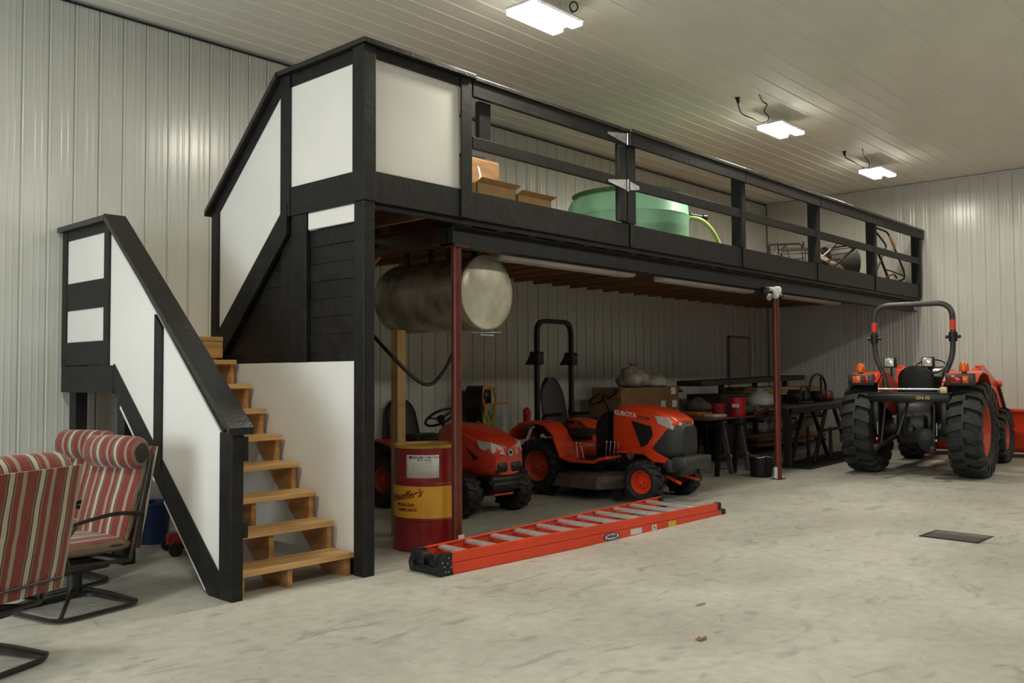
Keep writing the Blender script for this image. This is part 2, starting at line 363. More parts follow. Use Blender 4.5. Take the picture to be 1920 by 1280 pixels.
def cord(name, label, cat, pts, r=.006, plug=None, m=DARKSTEEL, group=None):
    t = thing(name, label, cat, tuple(pts[0]), 0, group); o = Vector(pts[0])
    MB().tube(smooth_path([Vector(p) - o for p in pts], 5), r, 6).build('cable', m, t)
    if plug: MB().cyl((0, 0, 0), (.02, 0, -.05), .022, .016, 10).cyl((0, 0, 0), (0, 0, .012), .03, .03, 10).build('plug', m, t)
    return t
zc = ZC - .015
cord('lamp_cord', 'black cord with plug drooping from the ceiling to the middle light', 'cord', [(9.731, 5.184, 4.765), (9.837, 5.227, 4.7), (10.028, 5.28, 4.66), (10.152, 5.216, 4.62), (10.365, 5.196, 4.6), (10.311, 5.083, 4.6), (10.24, 5.04, 4.63), (10.153, 5.052, 4.68), (10.055, 4.967, 4.72), (9.992, 4.99, 4.75), (9.779, 4.924, 4.765)], r=.008, plug=1, group='cords of the ceiling lights')
cord('lamp_cord', 'black cord with plug drooping from the ceiling to the farthest light', 'cord', [(13.19, 5.289, 4.765), (13.269, 5.298, 4.7), (13.449, 5.257, 4.66), (13.711, 5.239, 4.62), (13.77, 5.155, 4.6), (13.671, 5.101, 4.64), (13.545, 5.092, 4.69), (13.474, 5.105, 4.72), (13.187, 5.017, 4.765)], r=.008, plug=1, group='cords of the ceiling lights')
cord('lamp_cord', 'short coiled black cord hanging beside the nearest light', 'cord', [(6.067, 4.833, 4.6), (6.123, 4.847, 4.64), (6.113, 4.868, 4.7), (6.123, 4.846, 4.735), (6.176, 4.84, 4.74), (6.197, 4.845, 4.7), (6.163, 4.86, 4.665), (6.141, 4.885, 4.68)], r=.007, group='cords of the ceiling lights')

# ---------------------------------------------------------------- floor drain
dr = thing('floor_drain', 'rusty slotted drain grate set in the open floor', 'drain', (8.36, 2.44, fz(8.36)), math.radians(-3))
MB().box(-.2, .2, -.24, -.22, 0, .006).box(-.2, .2, .22, .24, 0, .006).box(-.2, -.18, -.22, .22, 0, .006).box(.18, .2, -.22, .22, 0, .006).build('frame', DARKSTEEL, dr, smooth=False)
MB().box(-.18, .18, -.22, .22, 0, .001).build('sump', mat('drain_dark', (.02, .02, .02), .8), dr, smooth=False)
sl0 = None
for i in range(15):
    y = -.2 + i * .0285
    if sl0 is None: sl0 = MB().box(-.18, .18, -.008, .008, .001, .006).build('slat', mat('grate_iron', (.17, .16, .15), .55, .3, var=.3), dr, smooth=False, loc=(0, y, 0))
    else: link('slat', sl0.data, dr, loc=(0, y, 0))
lf = MB().add([(0, 0, .004), (.03, .012, .012), (.06, .0, .006), (.075, .02, .014), (.05, .035, .004), (.06, .055, .012), (.03, .045, .006), (.01, .05, .01), (.012, .025, .004)], [(0, 1, 8), (1, 2, 3, 4), (1, 4, 8), (4, 5, 6), (4, 6, 8), (6, 7, 8)])
lf.build('fallen_leaf', mat('dry_leaf', (.25, .12, .05), .8), loc=(4.33, 2.57, 0)); o = bpy.data.objects['fallen_leaf']; tag(o, 'small dry brown leaf lying on the open floor', 'leaf')
sd = o.modifiers.new('solid', 'SOLIDIFY'); sd.thickness = .002
for i, (x, y, s, lb) in enumerate([(5.03, 2.99, .06, 'grey smear of dried mud lying on the open floor'), ]):
    q = MB().lathe([(.001, .004), (s * .5, .004), (s, .001)], 9, M=Matrix.Diagonal((1, .35, 1, 1))).build('mud_flake', mat('mud', (.22, .2, .17), .9), loc=(x, y, 0)); tag(q, lb, 'mud')

# ---------------------------------------------------------------- mezzanine
X0 = 4.12; YF = 5.2; ZD = 2.90
mz = thing('mezzanine', 'long black-painted wooden loft platform with deck, joists and fascia boards', 'platform', (X0, YF, 0))
mz.location = (0, 0, 0)
MB().box(4.16, XW - .03, 5.26, 6.3, ZD - .035, ZD).box(5.25, XW - .03, 6.3, YW - .04, ZD - .035, ZD).build('deck', JOIST, mz, smooth=False)
x = 4.30
jm = MB().box(0, .038, 5.27, 8.05, 2.70, 2.865).build('joist', JOIST, mz, smooth=False); jm.location = (5.26, 0, 0)
for i in range(1, 27): link('joist', jm.data, mz, loc=(5.26 + i * .4, 0, 0))
js = MB().box(0, .038, 5.27, 6.28, 2.70, 2.865).build('joist', JOIST, mz, smooth=False); js.location = (4.25, 0, 0)
link('joist', js.data, mz, loc=(4.75, 0, 0))
B('header_joist', JOIST, mz, 4.2, 5.25, 6.28, 6.32, 2.70, 2.865)
# fascia boards
fj = [4.2, 5.17, 7.50, 9.86, 12.01, 14.13, 16.26]
for a, b in zip(fj[:-1], fj[1:]):
    B('fascia_board', BLACKP, mz, a + .015, b - .015, 5.215, 5.25, 2.745, 2.98)
B('fascia_board', BLACKP, mz, X0 - .005, X0 + .03, 5.33, 6.31, 2.745, 2.98)
B('rim_board', BLACKP, mz, 4.2, XW - .03, 5.252, 5.27, 2.70, 2.90)
# side closure: horizontal black planks, studs, white strip, white panel
for i in range(9):
    z0 = 1.36 + i * .139; yend = min(7.36, 6.30 + (2.62 - z0) * 1.0)
    B('plank', BLACKP, mz, 4.165 + .004 * (i % 2), 4.187, 5.33, yend, z0, z0 + .1375)
B('stud', BLACKP, mz, 4.125, 4.163, 5.96, 6.16, 1.57, 2.745)
B('stud', BLACKP, mz, 4.145, 4.163, 6.165, 6.34, 1.57, 2.744)
B('white_strip', WHITEP, mz, 4.135, 4.163, 5.33, 5.95, 2.61, 2.744)
B('corner_post', BLACKP, mz, 4.10, 4.20, 5.20, 5.32, .0, 2.745, bevel=.005)
B('side_panel', WHITEP, mz, 4.135, 4.15, 5.33, 8.0, .12, 1.566, bevel=.002)
B('base_block', BLACKP, mz, 4.12, 4.16, 5.325, 5.42, 0, .115)
# railing
rl = thing('mezzanine_railing', 'black guard railing with white corner panels along the loft edge', 'railing', (0, 0, 0))
B('corner_post', BLACKP, rl, 4.09, 4.205, 5.19, 5.33, 2.745, 3.905, bevel=.005)
B('white_panel', WHITEP, rl, 4.205, 5.11, 5.235, 5.25, 2.98, 3.86, bevel=.001)
B('white_panel', WHITEP, rl, 4.13, 4.145, 5.33, 6.2, 2.98, 3.86, bevel=.001)
B('top_rail', BLACKP, rl, 4.205, 5.20, 5.212, 5.25, 3.83, 3.905)
B('top_rail', BLACKP, rl, 4.12, 4.155, 5.33, 6.30, 3.80, 3.905)
B('cap_rail', CAPP, rl, 4.07, 5.24, 5.16, 5.31, 3.906, 3.945)
B('cap_rail', CAPP, rl, 4.07, 4.22, 5.315, 6.30, 3.906, 3.945)
B('post', BLACKP, rl, 5.10, 5.22, 5.195, 5.212, 2.745, 3.90)
B('post', BLACKP, rl, 4.105, 4.125, 6.17, 6.30, 2.745, 3.90)
for a, b, dp in ((7.45, 7.59, .09), (9.82, 9.92, .14), (11.97, 12.07, .14), (14.09, 14.19, .14), (16.14, 16.24, .14)):
    B('post', BLACKP, rl, a, b, YF, YF + dp, 2.985, 3.899, bevel=.004); 
    B('post_foot', BLACKP, rl, (a + b) / 2 - .02, (a + b) / 2 + .02, YF + .001, YF + .014, 2.76, 2.985)
px = [7.59, 9.82, 9.92, 11.97, 12.07, 14.09, 14.19, 16.14]
for a, b in zip(px[0::2], px[1::2]):
    B('mid_rail', BLACKP, rl, a - .02 if a > 8 else a, b + .0, 5.205, 5.243, 3.335, 3.44)
for a, b in zip([7.45, 9.87, 12.02, 14.14], [9.86, 12.01, 14.13, 16.26]):
    B('top_rail', BLACKP, rl, a, b, 5.162, 5.199, 3.767, 3.9); B('cap_rail', CAPP, rl, a, b, 5.15, 5.32, 3.901, 3.94)
# gate with strap hinges
g = thing('railing_gate', 'black wooden gate section in the loft railing with two shiny strap hinges', 'gate', (5.23, 5.2, 2.99))
def GB(n, m, x0, x1, y0, y1, z0, z1, **k): return B(n, m, g, x0 - 5.23, x1 - 5.23, y0 - 5.2, y1 - 5.2, z0 - 2.99, z1 - 2.99, **k)
GB('top_rail', BLACKP, 5.235, 7.43, 5.195, 5.235, 3.77, 3.9); GB('cap_rail', CAPP, 5.245, 7.43, 5.175, 5.31, 3.9, 3.935)
GB('mid_rail', BLACKP, 5.235, 7.30, 5.2, 5.238, 3.335, 3.435); GB('stile', BLACKP, 7.30, 7.43, 5.2, 5.25, 2.995, 3.77)
GB('latch_stile', BLACKP, 5.36, 5.5, 5.25, 5.30, 3.44, 3.77)
for z in (3.36, 3.83):
    h = MB().prism([(7.10, z - .01), (7.10, z + .012), (7.40, z + .055), (7.40, z - .05)], 5.185, 5.191, 'y').prism([(7.46, z - .045), (7.46, z + .045), (7.62, z + .018), (7.62, z - .018)], 5.178, 5.184, 'y').cyl((7.43, 5.185, z - .06), (7.43, 5.185, z + .06), .011)
    h.M = None; h.v = [(a - 5.23, b - 5.2, c - 2.99) for a, b, c in h.v]; h.build('strap_hinge', GALV, g)
# steel beam and posts
bm_ = thing('steel_beam', 'dark steel I-beam carrying the front of the loft', 'beam', (5.09, 5.37, 2.53))
def ibeam(L, w=.15, h=.165, tf=.012, tw=.01):
    return [(-w / 2, 0), (w / 2, 0), (w / 2, tf), (tw / 2, tf), (tw / 2, h - tf), (w / 2, h - tf), (w / 2, h), (-w / 2, h), (-w / 2, h - tf), (-tw / 2, h - tf), (-tw / 2, tf), (-w / 2, tf)]
MB().prism(ibeam(0), 0, XW - 5.09 - .02, 'x').build('front_beam', DARKSTEEL, bm_, smooth=False)
MB().box(0, .01, -.075, .075, 0, .165).build('end_plate', DARKSTEEL, bm_, smooth=False)
MB().prism([(a + .0, b) for a, b in ibeam(0)], .08, 2.7, 'y').build('cross_beam', mat('dark_red_steel', (.05, .018, .016), .4), bm_, smooth=False)
sp = None
for x, lb in ((5.19, 'dark red steel tube post standing beside the oil drum'), (11.0, 'dark red steel tube post beside the sawhorses, with the camera on top')):
    z0 = fz(x); t = thing('support_post', lb, 'post', (x, 5.36, z0), 0, 'steel posts under the loft')
    MB().lathe([(.044, .01), (.044, 2.52 - z0)], 20).build('tube', REDPOST, t)
    MB().box(-.07, .07, -.07, .07, 0, .01).build('base_plate', REDPOST, t, smooth=False); MB().box(-.08, .08, -.075, .075, 2.52 - z0, 2.529 - z0).build('cap_plate', REDPOST, t, smooth=False)
    if x > 10: MB().box(-.052, -.046, -.012, .03, .01, .16).build('paper_tag', PAPER, t, smooth=False)
    else: MB().box(-.03, .035, -.052, -.046, .085, .15).build('paper_tag', PAPER, t, smooth=False)
# unlit fluorescent fixtures under the joists
tf = None
for i, (x0, lb) in enumerate(((6.3, 'unlit fluorescent strip under the loft beside the steel tank'), (9.2, 'unlit fluorescent strip under the loft, middle of three'), (12.2, 'unlit fluorescent strip under the loft, nearest the end wall'))):
    if tf is None:
        tf = thing('strip_light', lb, 'light', (x0, 6.0, 2.7), 0, 'unlit strips under the loft')
        MB().box(0, 2.35, -.09, .09, -.03, 0).build('housing', WHM, tf, smooth=False, bevel=.004)
        MB().hullbox(.02, 2.33, -.085, .085, -.115, -.03, .02).build('diffuser', mat('cloudy_diffuser', (.62, .60, .55), .35), tf)
    else:
        c = copy_tree(tf); c.location = (x0, 6.0, 2.7); c['label'] = lb
# security camera at the second post
sc_ = thing('security_camera', 'white security camera clamped to the beam over the second red post', 'camera', (10.68, 5.27, 2.45))
MB().hullbox(-.10, .02, -.05, .02, .06, .11, .01).build('bracket', WHM, sc_); MB().hullbox(-.01, .10, -.11, -.02, -.03, .12, .018).build('body', WHM, sc_)
MB().cyl((.05, -.14, -.02), (.05, -.09, .0), .034, .036, 16).build('lens', BLK, sc_)
f2_ = thing('flood_light', 'black floodlight head beside the white security camera', 'light', (10.55, 5.27, 2.45))
MB().hullbox(-.10, 0, -.06, .02, -.02, .10, .01).build('body', BLK, f2_); MB().cyl((-.05, -.06, -.02), (-.05, -.09, -.035), .04, .045, 14).build('lens', LAMPGL, f2_)

# ---------------------------------------------------------------- lower staircase
st = thing('staircase', 'pine open-riser stairs climbing to the corner landing', 'stairs', (3.11, 5.3, 0)); st.location = (0, 0, 0)
RUN, RISE, Y1 = .231, .204, 5.32
for i in range(8):
    z = .172 + i * RISE; y = Y1 + i * RUN
    B('tread', PINEX, st, 3.175, 4.10, y, y + .262, z - .04, z, bevel=.004)
zl = .172 + 8 * RISE; yl = Y1 + 8 * RUN
B('landing_riser', PINEX, st, 3.175, 4.10, yl - .0, yl + .035, zl - .185, zl - .045)
def saw(n=8):
    p = [(Y1 + .03, 0)]
    for i in range(n):
        y = Y1 + .03 + i * RUN; z = .132 + i * RISE
        p += [(y, z), (y + RUN, z)]
    p += [(Y1 + .03 + n * RUN, zl - .05), (Y1 + .03 + n * RUN, zl - .30), (Y1 + .32, 0)]
    return p
for x in (3.19, 3.56, 4.055):
    mbs = MB(); po = saw()
    # front vertical faces as separate quads: build as fan-free n-gon prism
    mbs.prism(po, x, x + .038, 'x'); mbs.build('stringer', PINEY, st, smooth=False)
B('landing_deck', PINEX, st, 3.13, 5.2, yl + .0, 8.07, zl - .04, zl)
B('landing_frame', BLACKP, st, 3.14, 3.18, yl + .04, 8.07, zl - .24, zl - .045)
B('landing_frame', OLDW, st, 4.2, 5.18, yl + .04, yl + .08, zl - .24, zl - .045)
for x, y in ((3.14, 6.95), (3.14, 7.88), (5.08, 7.3), (5.08, 7.9)):
    B('landing_post', BLACKP, st, x, x + .10, y, y + .13, 0, zl - .245 if y > 7.1 else 1.36)
# upper flight back towards the loft (inside its panel)
for i in range(4):
    z = zl + (i + 1) * .21; y = 7.28 - i * .24
    B('tread', PINEX, st, 4.215, 5.18, y - .26, y, z - .04, z)
for x in (4.19, 5.16): MB().prism([(7.30, zl), (7.30, zl + .13), (6.33, zl + .99), (6.33, zl + .72)], x, x + .024, 'x').build('stringer', PINEY, st, smooth=False)

# lower stair railing (outer side) and landing guard
sr = thing('stair_railing', 'black-framed stair railing with white infill panels on the open side', 'railing', (3.1, 5.3, 0)); sr.location = (0, 0, 0)
B('newel_post', BLACKP, sr, 3.085, 3.17, 5.27, 5.43, 0, 1.09, bevel=.005)
B('newel_block', BLACKP, sr, 3.17, 3.205, 5.27, 5.33, .90, 1.06); B('newel_block', BLACKP, sr, 3.17, 3.205, 5.27, 5.33, .40, .50)
sl = .915; cs = math.sqrt(1 + sl * sl)
MB().prism([(5.43, .15), (7.05, 1.55), (7.14, 1.55), (7.14, 2.63), (5.43, 1.065)], 3.105, 3.118, 'x').build('white_panel', WHITEP, sr, smooth=False)
MB().prism([(6.25, .80), (6.36, .90), (6.36, 1.915), (6.25, 1.815)], 3.085, 3.104, 'x').build('mid_post', BLACKP, sr, smooth=False)
MB().prism([(5.57, .0), (5.45, .0), (5.43, .15), (7.05, 1.56), (7.05, 1.36)], 3.092, 3.104, 'x').build('skirt_board', BLACKP, sr, smooth=False)
for a, b in ((.08, .47), (.57, .97)):
    ya, yb = 7.05 - 1.48 * a, 7.05 - 1.48 * b; za, zb = 1.345 - 1.345 * a, 1.345 - 1.345 * b
    MB().prism([(ya, za), (yb, zb), (yb + .012, zb - .02), (ya + .012, za - .02)], 3.098, 3.112, 'x').build('white_edge', WHITEP, sr, smooth=False)
# sloped cap
MB().prism([(5.24, 1.075), (5.24, 1.125), (7.155, 2.755), (7.155, 2.70)], 3.045, 3.225, 'x').build('cap_rail', CAPP, sr, smooth=False, bevel=.004)
MB().prism([(5.43, 1.06), (5.43, 1.15), (7.13, 2.68), (7.13, 2.60)], 3.12, 3.15, 'x').build('top_rail', BLACKP, sr, smooth=False)
lg = thing('landing_railing', 'short black guard with two white panels on the stair landing by the wall', 'railing', (3.1, 7.2, 1.3)); lg.location = (0, 0, 0)
B('post', BLACKP, lg, 3.085, 3.13, 7.14, 7.23, 1.55, 2.70); B('post', BLACKP, lg, 3.085, 3.13, 7.97, 8.06, 1.55, 2.70)
B('cap_rail', CAPP, lg, 3.045, 3.2, 7.157, 8.08, 2.70, 2.745); B('top_rail', BLACKP, lg, 3.09, 3.125, 7.23, 7.97, 2.62, 2.70)
B('white_panel', WHITEP, lg, 3.10, 3.115, 7.23, 7.97, 2.25, 2.62); B('board', BLACKP, lg, 3.09, 3.125, 7.23, 7.97, 2.02, 2.25)
B('white_panel', WHITEP, lg, 3.10, 3.115, 7.23, 7.97, 1.75, 2.02); B('board', BLACKP, lg, 3.088, 3.124, 7.23, 7.97, 1.555, 1.75)
B('board', BLACKP, lg, 3.088, 3.124, 7.05, 8.06, 1.33, 1.55)
# upper stair railing in the loft's end plane
ur = thing('upper_stair_railing', 'black sloping railing with white panel beside the upper stair flight', 'railing', (4.1, 6.3, 2)); ur.location = (0, 0, 0)
MB().prism([(7.44, 2.895), (7.44, 2.945), (6.305, 3.945), (6.305, 3.89)], 4.06, 4.21, 'x').build('cap_rail', CAPP, ur, smooth=False, bevel=.004)
MB().prism([(7.36, 2.95), (6.305, 3.88), (6.305, 3.77), (7.36, 2.85)], 4.11, 4.14, 'x').build('top_rail', BLACKP, ur, smooth=False)
B('post', BLACKP, ur, 4.10, 4.145, 7.28, 7.38, zl, 2.92)
MB().prism([(7.28, 1.83), (7.28, 2.92), (6.305, 3.80), (6.305, 2.74)], 4.13, 4.142, 'x').build('white_panel', WHITEP, ur, smooth=False)
MB().prism([(7.30, 1.815), (6.20, 2.86), (6.20, 2.60), (7.20, 1.63), (7.34, 1.63), (7.38, 1.80)], 4.10, 4.128, 'x').build('stringer_board', BLACKP, ur, smooth=False)

# ---------------------------------------------------------------- oil drum
dm = thing('oil_drum', 'red and yellow steel oil drum under the loft by the first post', 'drum', (5.22, 5.75, 0))
REDD = mat('drum_red', (.27, .014, .014), .3, var=.15, scale=6, coat=.2); YEL = mat('drum_yellow', (.85, .44, .035), .3, var=.1, scale=6, coat=.2)
R = .288
def rib(z): return [(R, z - .014), (R + .008, z - .005), (R + .008, z + .005), (R, z + .014)]
MB().lathe([(R - .01, .0), (R + .004, .004), (R + .004, .018), (R, .024)] + rib(.265)[:4], 48, cap=True).build('lower_body', REDD, dm)
MB().lathe([(R, .279), (R, .541)], 48, cap=False).build('yellow_band', YEL, dm)
MB().lathe([(R, .541)] + rib(.555) + [(R, .852)], 48, cap=False).build('upper_body', REDD, dm)
MB().lathe([(R, .85), (R + .007, .856), (R + .007, .872), (R - .004, .876), (R - .012, .87), (R - .014, .855), (.001, .853)], 48, cap=False).build('lid', mat('drum_lid', (.55, .33, .06), .45, var=.3, scale=5), dm)
va = math.atan2(-5.80, -5.25)
def wrap(ac, zc, rr=R + .0015):
    # text x runs to the viewer's right = increasing angle when seen from outside
    return lambda p: Vector(((rr + p.z) * math.cos(va + ac + p.x / R), (rr + p.z) * math.sin(va + ac + p.x / R), zc + p.y))
def wrap_patch(ac, zc, w_, h_, rr, m, name):
    mb = MB(); n = 14; v = []
    for zz in (zc - h_ / 2, zc + h_ / 2):
        for i in range(n + 1):
            th = va + ac + (-.5 + i / n) * w_ / R; v.append((rr * math.cos(th), rr * math.sin(th), zz))
    mb.add(v, [(i, i + 1, n + 2 + i, n + 1 + i) for i in range(n)]); o = mb.build(name, m, dm); s_ = o.modifiers.new('s', 'SOLIDIFY'); s_.thickness = .0012; return o
INKR = mat('dark_red_ink', (.20, .012, .012), .4); INK = mat('black_ink', (.03, .03, .03), .5)
wrap_patch(-.16, .705, .285, .19, R + .002, PAPER, 'paper_label')
text("SPECIALIZED LUBRICANT", .022, INK, dm, None, fn=wrap(-.10, .78, R + .0035)); text("#2 G. O. 9.5", .022, INK, dm, None, fn=wrap(-.10, .758, R + .0035)); text("S", .03, INK, dm, None, bold=.002, fn=wrap(-.52, .78, R + .0035))
for i in range(6): text("----------------------------------", .016, mat('grey_ink', (.4, .4, .4), .6), dm, None, fn=wrap(-.16, .735 - .018 * i, R + .0035))
text("Schaeffer's", .088, INKR, dm, None, shear=.45, bold=.0015, fn=lambda p: wrap(-.82, .455)(Vector((p.x, p.y + .18 * p.x, p.z))))
text("SPECIALIZED", .034, INKR, dm, None, bold=.001, fn=wrap(-.72, .385)); text("LUBRICANTS", .034, INKR, dm, None, bold=.001, fn=wrap(-.66, .345))
text("----------------\n--------------", .03, mat('faded_ink', (.35, .06, .03), .5), dm, None, fn=wrap(-.3, .2))

# ---------------------------------------------------------------- hanging steel tank
tk = thing('steel_tank', 'large stained steel fuel tank slung under the loft by the first post', 'tank', (5.84, 5.60, 2.205))
TANKM = mat('stained_tank', (.42, .38, .31), .42, .35, var=.3, scale=4, col2=(.13, .11, .08), stretch=(1.2, 1.2, .8))
TANKE = mat('tank_end_metal', (.72, .70, .60), .36, .3, var=.2, scale=5, col2=(.50, .46, .34), stretch=(1, 1, 1))
r_ = .335
MB().lathe([(r_, .035), (r_, 1.2)], 48, 'y', cap=False).build('shell', TANKM, tk)
MB().lathe([(.001, -.012), (.12, -.010), (.2, -.004), (.27, .006), (.31, .018), (r_, .036)], 48, 'y', cap=False).build('front_head', TANKE, tk)
MB().lathe([(r_, 1.2), (.32, 1.25), (.27, 1.30), (.18, 1.33), (.001, 1.345)], 48, 'y', cap=False).build('rear_head', TANKM, tk)
MB().lathe([(r_ + .003, .03), (r_ + .003, .05)], 48, 'y').build('weld_seam', TANKM, tk)
for y in (.35, .95):
    MB().box(-.17, -.15, y - .03, y + .03, .25, .49).box(.15, .17, y - .03, y + .03, .25, .49).build('hanger_lug', DARKSTEEL, tk, smooth=False, kind='stuff')
MB().cyl((.02, .12, -.34), (.02, .12, -.39), .02).cyl((.02, .12, -.375), (.10, .05, -.385), .012).cyl((-.12, .12, -.36), (.17, .02, -.355), .008).build('drain_valve', GALV, tk)
o = B('timber_prop', PINEZ, None, 5.355, 5.45, 6.30, 6.395, 0, 1.875, bevel=.003); tag(o, 'yellowish timber post propped behind the oil drum under the tank', 'post')
hp = smooth_path([(5.54, 6.92, 2.02), (5.30, 6.88, 2.08), (5.10, 6.55, 1.98), (5.10, 6.15, 1.68), (5.30, 6.0, 1.43), (5.44, 5.95, 1.38), (5.52, 5.86, 1.50), (5.58, 5.80, 1.68), (5.62, 5.78, 1.90)], 8)
hs = thing('fuel_hose', 'black fuel hose looping down below the steel tank', 'hose', (5.2, 6.5, 2.1)); hs.location = (0, 0, 0)
MB().tube(hp, .017, 8).build('hose', BLK, hs); MB().cyl(hp[-1], hp[-1] + Vector((0, 0, .04)), .024).build('coupling', GALV, hs)

# ---------------------------------------------------------------- extension ladder on the floor
A0 = Vector((4.53, 4.80, 0)); A1 = Vector((8.24, 4.60, 0)); dL = (A1 - A0); LL = dL.length
ld_ = thing('step_ladder', 'orange fibreglass stepladder with black cap, folded flat on the floor', 'ladder', A0, math.atan2(dL.y, dL.x))
LORG = mat('ladder_orange', (.85, .065, .018), .38, var=.05, scale=4)
def far(x): return .33 + .42 * x / LL
def rail(s, x0, x1, z0, z1):              # C channel open to the inside, near (s=1) or flared far side (s=-1)
    t = .006; d = .03; mb = MB(); fy = (lambda x: 0) if s > 0 else far
    def strip(a, b, za, zb): mb.prism([(x0, fy(x0) + s * a), (x1, fy(x1) + s * a), (x1, fy(x1) + s * b), (x0, fy(x0) + s * b)], za, zb, 'z')
    strip(0, t, z0, z1); strip(t, d, z0, z0 + t); strip(t, d, z1 - t, z1); return mb
rail(1, .04, LL - .03, .003, .083).build('rear_rail', LORG, ld_, smooth=False)
rail(-1, .04, LL - .03, .003, .083).build('rear_rail', LORG, ld_, smooth=False)
rail(1, .02, LL - .10, .087, .158).build('front_rail', LORG, ld_, smooth=False)
rail(-1, .02, LL - .10, .087, .158).build('front_rail', LORG, ld_, smooth=False)
for i in range(11):
    x = .24 + i * .308
    MB().hullbox(x - .035, x + .035, .008, far(x) - .008, .122, .15, .005).build('step', ALU, ld_)
    MB().hullbox(x + .07, x + .10, .008, far(x) - .008, .03, .05, .005).build('rear_brace', ALU, ld_)
for y0, y1 in ((-.012, .045), (.33 - .045, .33 + .012)):
    MB().prism([(-.06, .003), (.07, .003), (.055, .085), (.06, .162), (.0, .166), (-.04, .15), (-.075, .07)], y0, y1, 'y').build('cap_bracket', BLK, ld_, smooth=False, bevel=.004)
for s in (1, -1):
    yy = 0 if s > 0 else far(LL)
    MB().hullbox(LL - .06, LL, min(yy - .012 * s, yy + .05 * s), max(yy - .012 * s, yy + .05 * s), .003, .09, .006).build('foot', BLK, ld_); MB().hullbox(LL - .13, LL - .08, min(yy - .012 * s, yy + .05 * s), max(yy - .012 * s, yy + .05 * s), .09, .163, .006).build('foot', BLK, ld_)
cap = MB().hullbox(-.065, .02, .045, .305, .01, .06, .006).hullbox(-.055, .03, .045, .12, .05, .15, .006).hullbox(-.055, .03, .19, .305, .05, .15, .006).hullbox(-.02, .03, .10, .21, .05, .13, .004)
cap.build('top_cap', BLK, ld_)
rv = MB()
for x, z in ((-.01, .03), (.02, .03), (-.02, .07), (.01, .09), (.02, .13), (-.04, .1), (.04, .06)): rv.cyl((x, -.012, z), (x, -.016, z), .006, n=8)
rv.build('rivets', GALV, ld_)
def lpatch(x, z, w_, h_, m, n): return MB().box(x - w_ / 2, x + w_ / 2, -.0035, -.0005, z - h_ / 2, z + h_ / 2).build(n, m, ld_, smooth=False)
MB().lathe([(.001, 0), (1, 0), (1, .001)], 24, 'y', M=Matrix.Translation((1.9, -.004, .043)) @ Matrix.Diagonal((.115, 1, .032, 1))).build('logo_border', mat('logo_blue', (.02, .04, .25), .4), ld_)
MB().lathe([(.001, 0), (1, 0), (1, .001)], 24, 'y', M=Matrix.Translation((1.9, -.006, .043)) @ Matrix.Diagonal((.095, 1, .024, 1))).build('logo_field', PAPER, ld_)
text('WERNER', .034, INK, ld_, basis((1.9, -.0075, .043), (1, 0, 0), (0, 0, 1)), bold=.0008)
lpatch(2.25, .045, .16, .05, PAPER, 'label_sticker'); lpatch(2.52, .045, .07, .05, PAPER, 'label_sticker'); lpatch(2.80, .047, .12, .05, mat('yellow_sticker', (.75, .6, .05), .5), 'label_sticker')
text('P5', .03, INK, ld_, basis((2.52, -.0045, .045), (1, 0, 0), (0, 0, 1)))

# ---------------------------------------------------------------- wheels
def tire_mesh(R, W, rr, nl, lh, skew=.16, lw=.5, name='tire'):
    mb = MB(); h = W / 2; sh = R - lh
    prof = [(rr, -h * .62), (rr + .02 * R / .3, -h * .86), ((rr + sh) / 2, -h * 1.0), (sh - .035 * R / .3, -h * .97), (sh - .01, -h * .84), (sh, -h * .4), (sh + .002, 0), (sh, h * .4), (sh - .01, h * .84), (sh - .035 * R / .3, h * .97), ((rr + sh) / 2, h * 1.0), (rr + .02 * R / .3, h * .86), (rr, h * .62)]
    mb.lathe(prof, 48, 'y', cap=False)
    da = 2 * PI / nl * lw / 2
    for s in (-1, 1):
        for i in range(nl):
            a0 = 2 * PI * (i + (.5 if s > 0 else 0)) / nl; secs = []
            for f, rt_, rb in ((-.06, R, sh - .02), (.35, R, sh - .02), (.75, R - .004, sh - .02), (.97, R - lh * .6, sh - .05), (1.03, sh - .045 * R / .3, sh - .06 * R / .3)):
                y = s * h * f; a = a0 + skew * max(0, f); ring = []
                for (aa, r) in ((a - da, rb), (a - da * .85, rt_), (a + da * .85, rt_), (a + da, rb)):
                    ring.append((r * math.cos(aa), y, r * math.sin(aa)))
                secs.append(ring)
            mb.loft(secs)
    return mb
def rim_mesh(rr, W, s, dish=.35):
    h = W / 2; o = s * h
    prof = [(rr + .004, -h * .66), (rr + .012, -h * .7), (rr - .01, -h * .5), (rr - .02, 0)]
    prof2 = [(rr + .012, o * .70), (rr - .004, o * .66), (rr - .012, o * .5), (rr - .03, o * dish * .4), (rr * .62, o * dish * .4), (rr * .5, o * dish), (rr * .25, o * dish), (rr * .24, o * dish + s * .03), (.001, o * dish + s * .03)]
    mb = MB().lathe(prof2, 36, 'y', cap=False).lathe([(rr - .012, -o * .6), (rr - .012, o * .5)], 36, 'y', cap=False)
    for k in range(6):
        a = k * PI / 3; c = Vector((rr * .38 * math.cos(a), o * dish, rr * .38 * math.sin(a))); mb.cyl(c, c + Vector((0, s * .014, 0)), .011, n=6)
    return mb
def wheel(parent, x, y, R, W, rr, nl, lh, s, rimm=ORANGE, steer=0, lw=.5, skew=.16, meshes={}):
    key = (R, W, rr, nl)
    if key not in meshes:
        o = tire_mesh(R, W, rr, nl, lh, skew, lw).build('tire', RUBBER, parent, ang=30); meshes[key] = o.data
    else: o = link('tire', meshes[key], parent)
    o.location = (x, y, R); o.rotation_euler = (0, random.random() * .3, steer)
    r = rim_mesh(rr, W, s).build('rim', rimm, o); return o
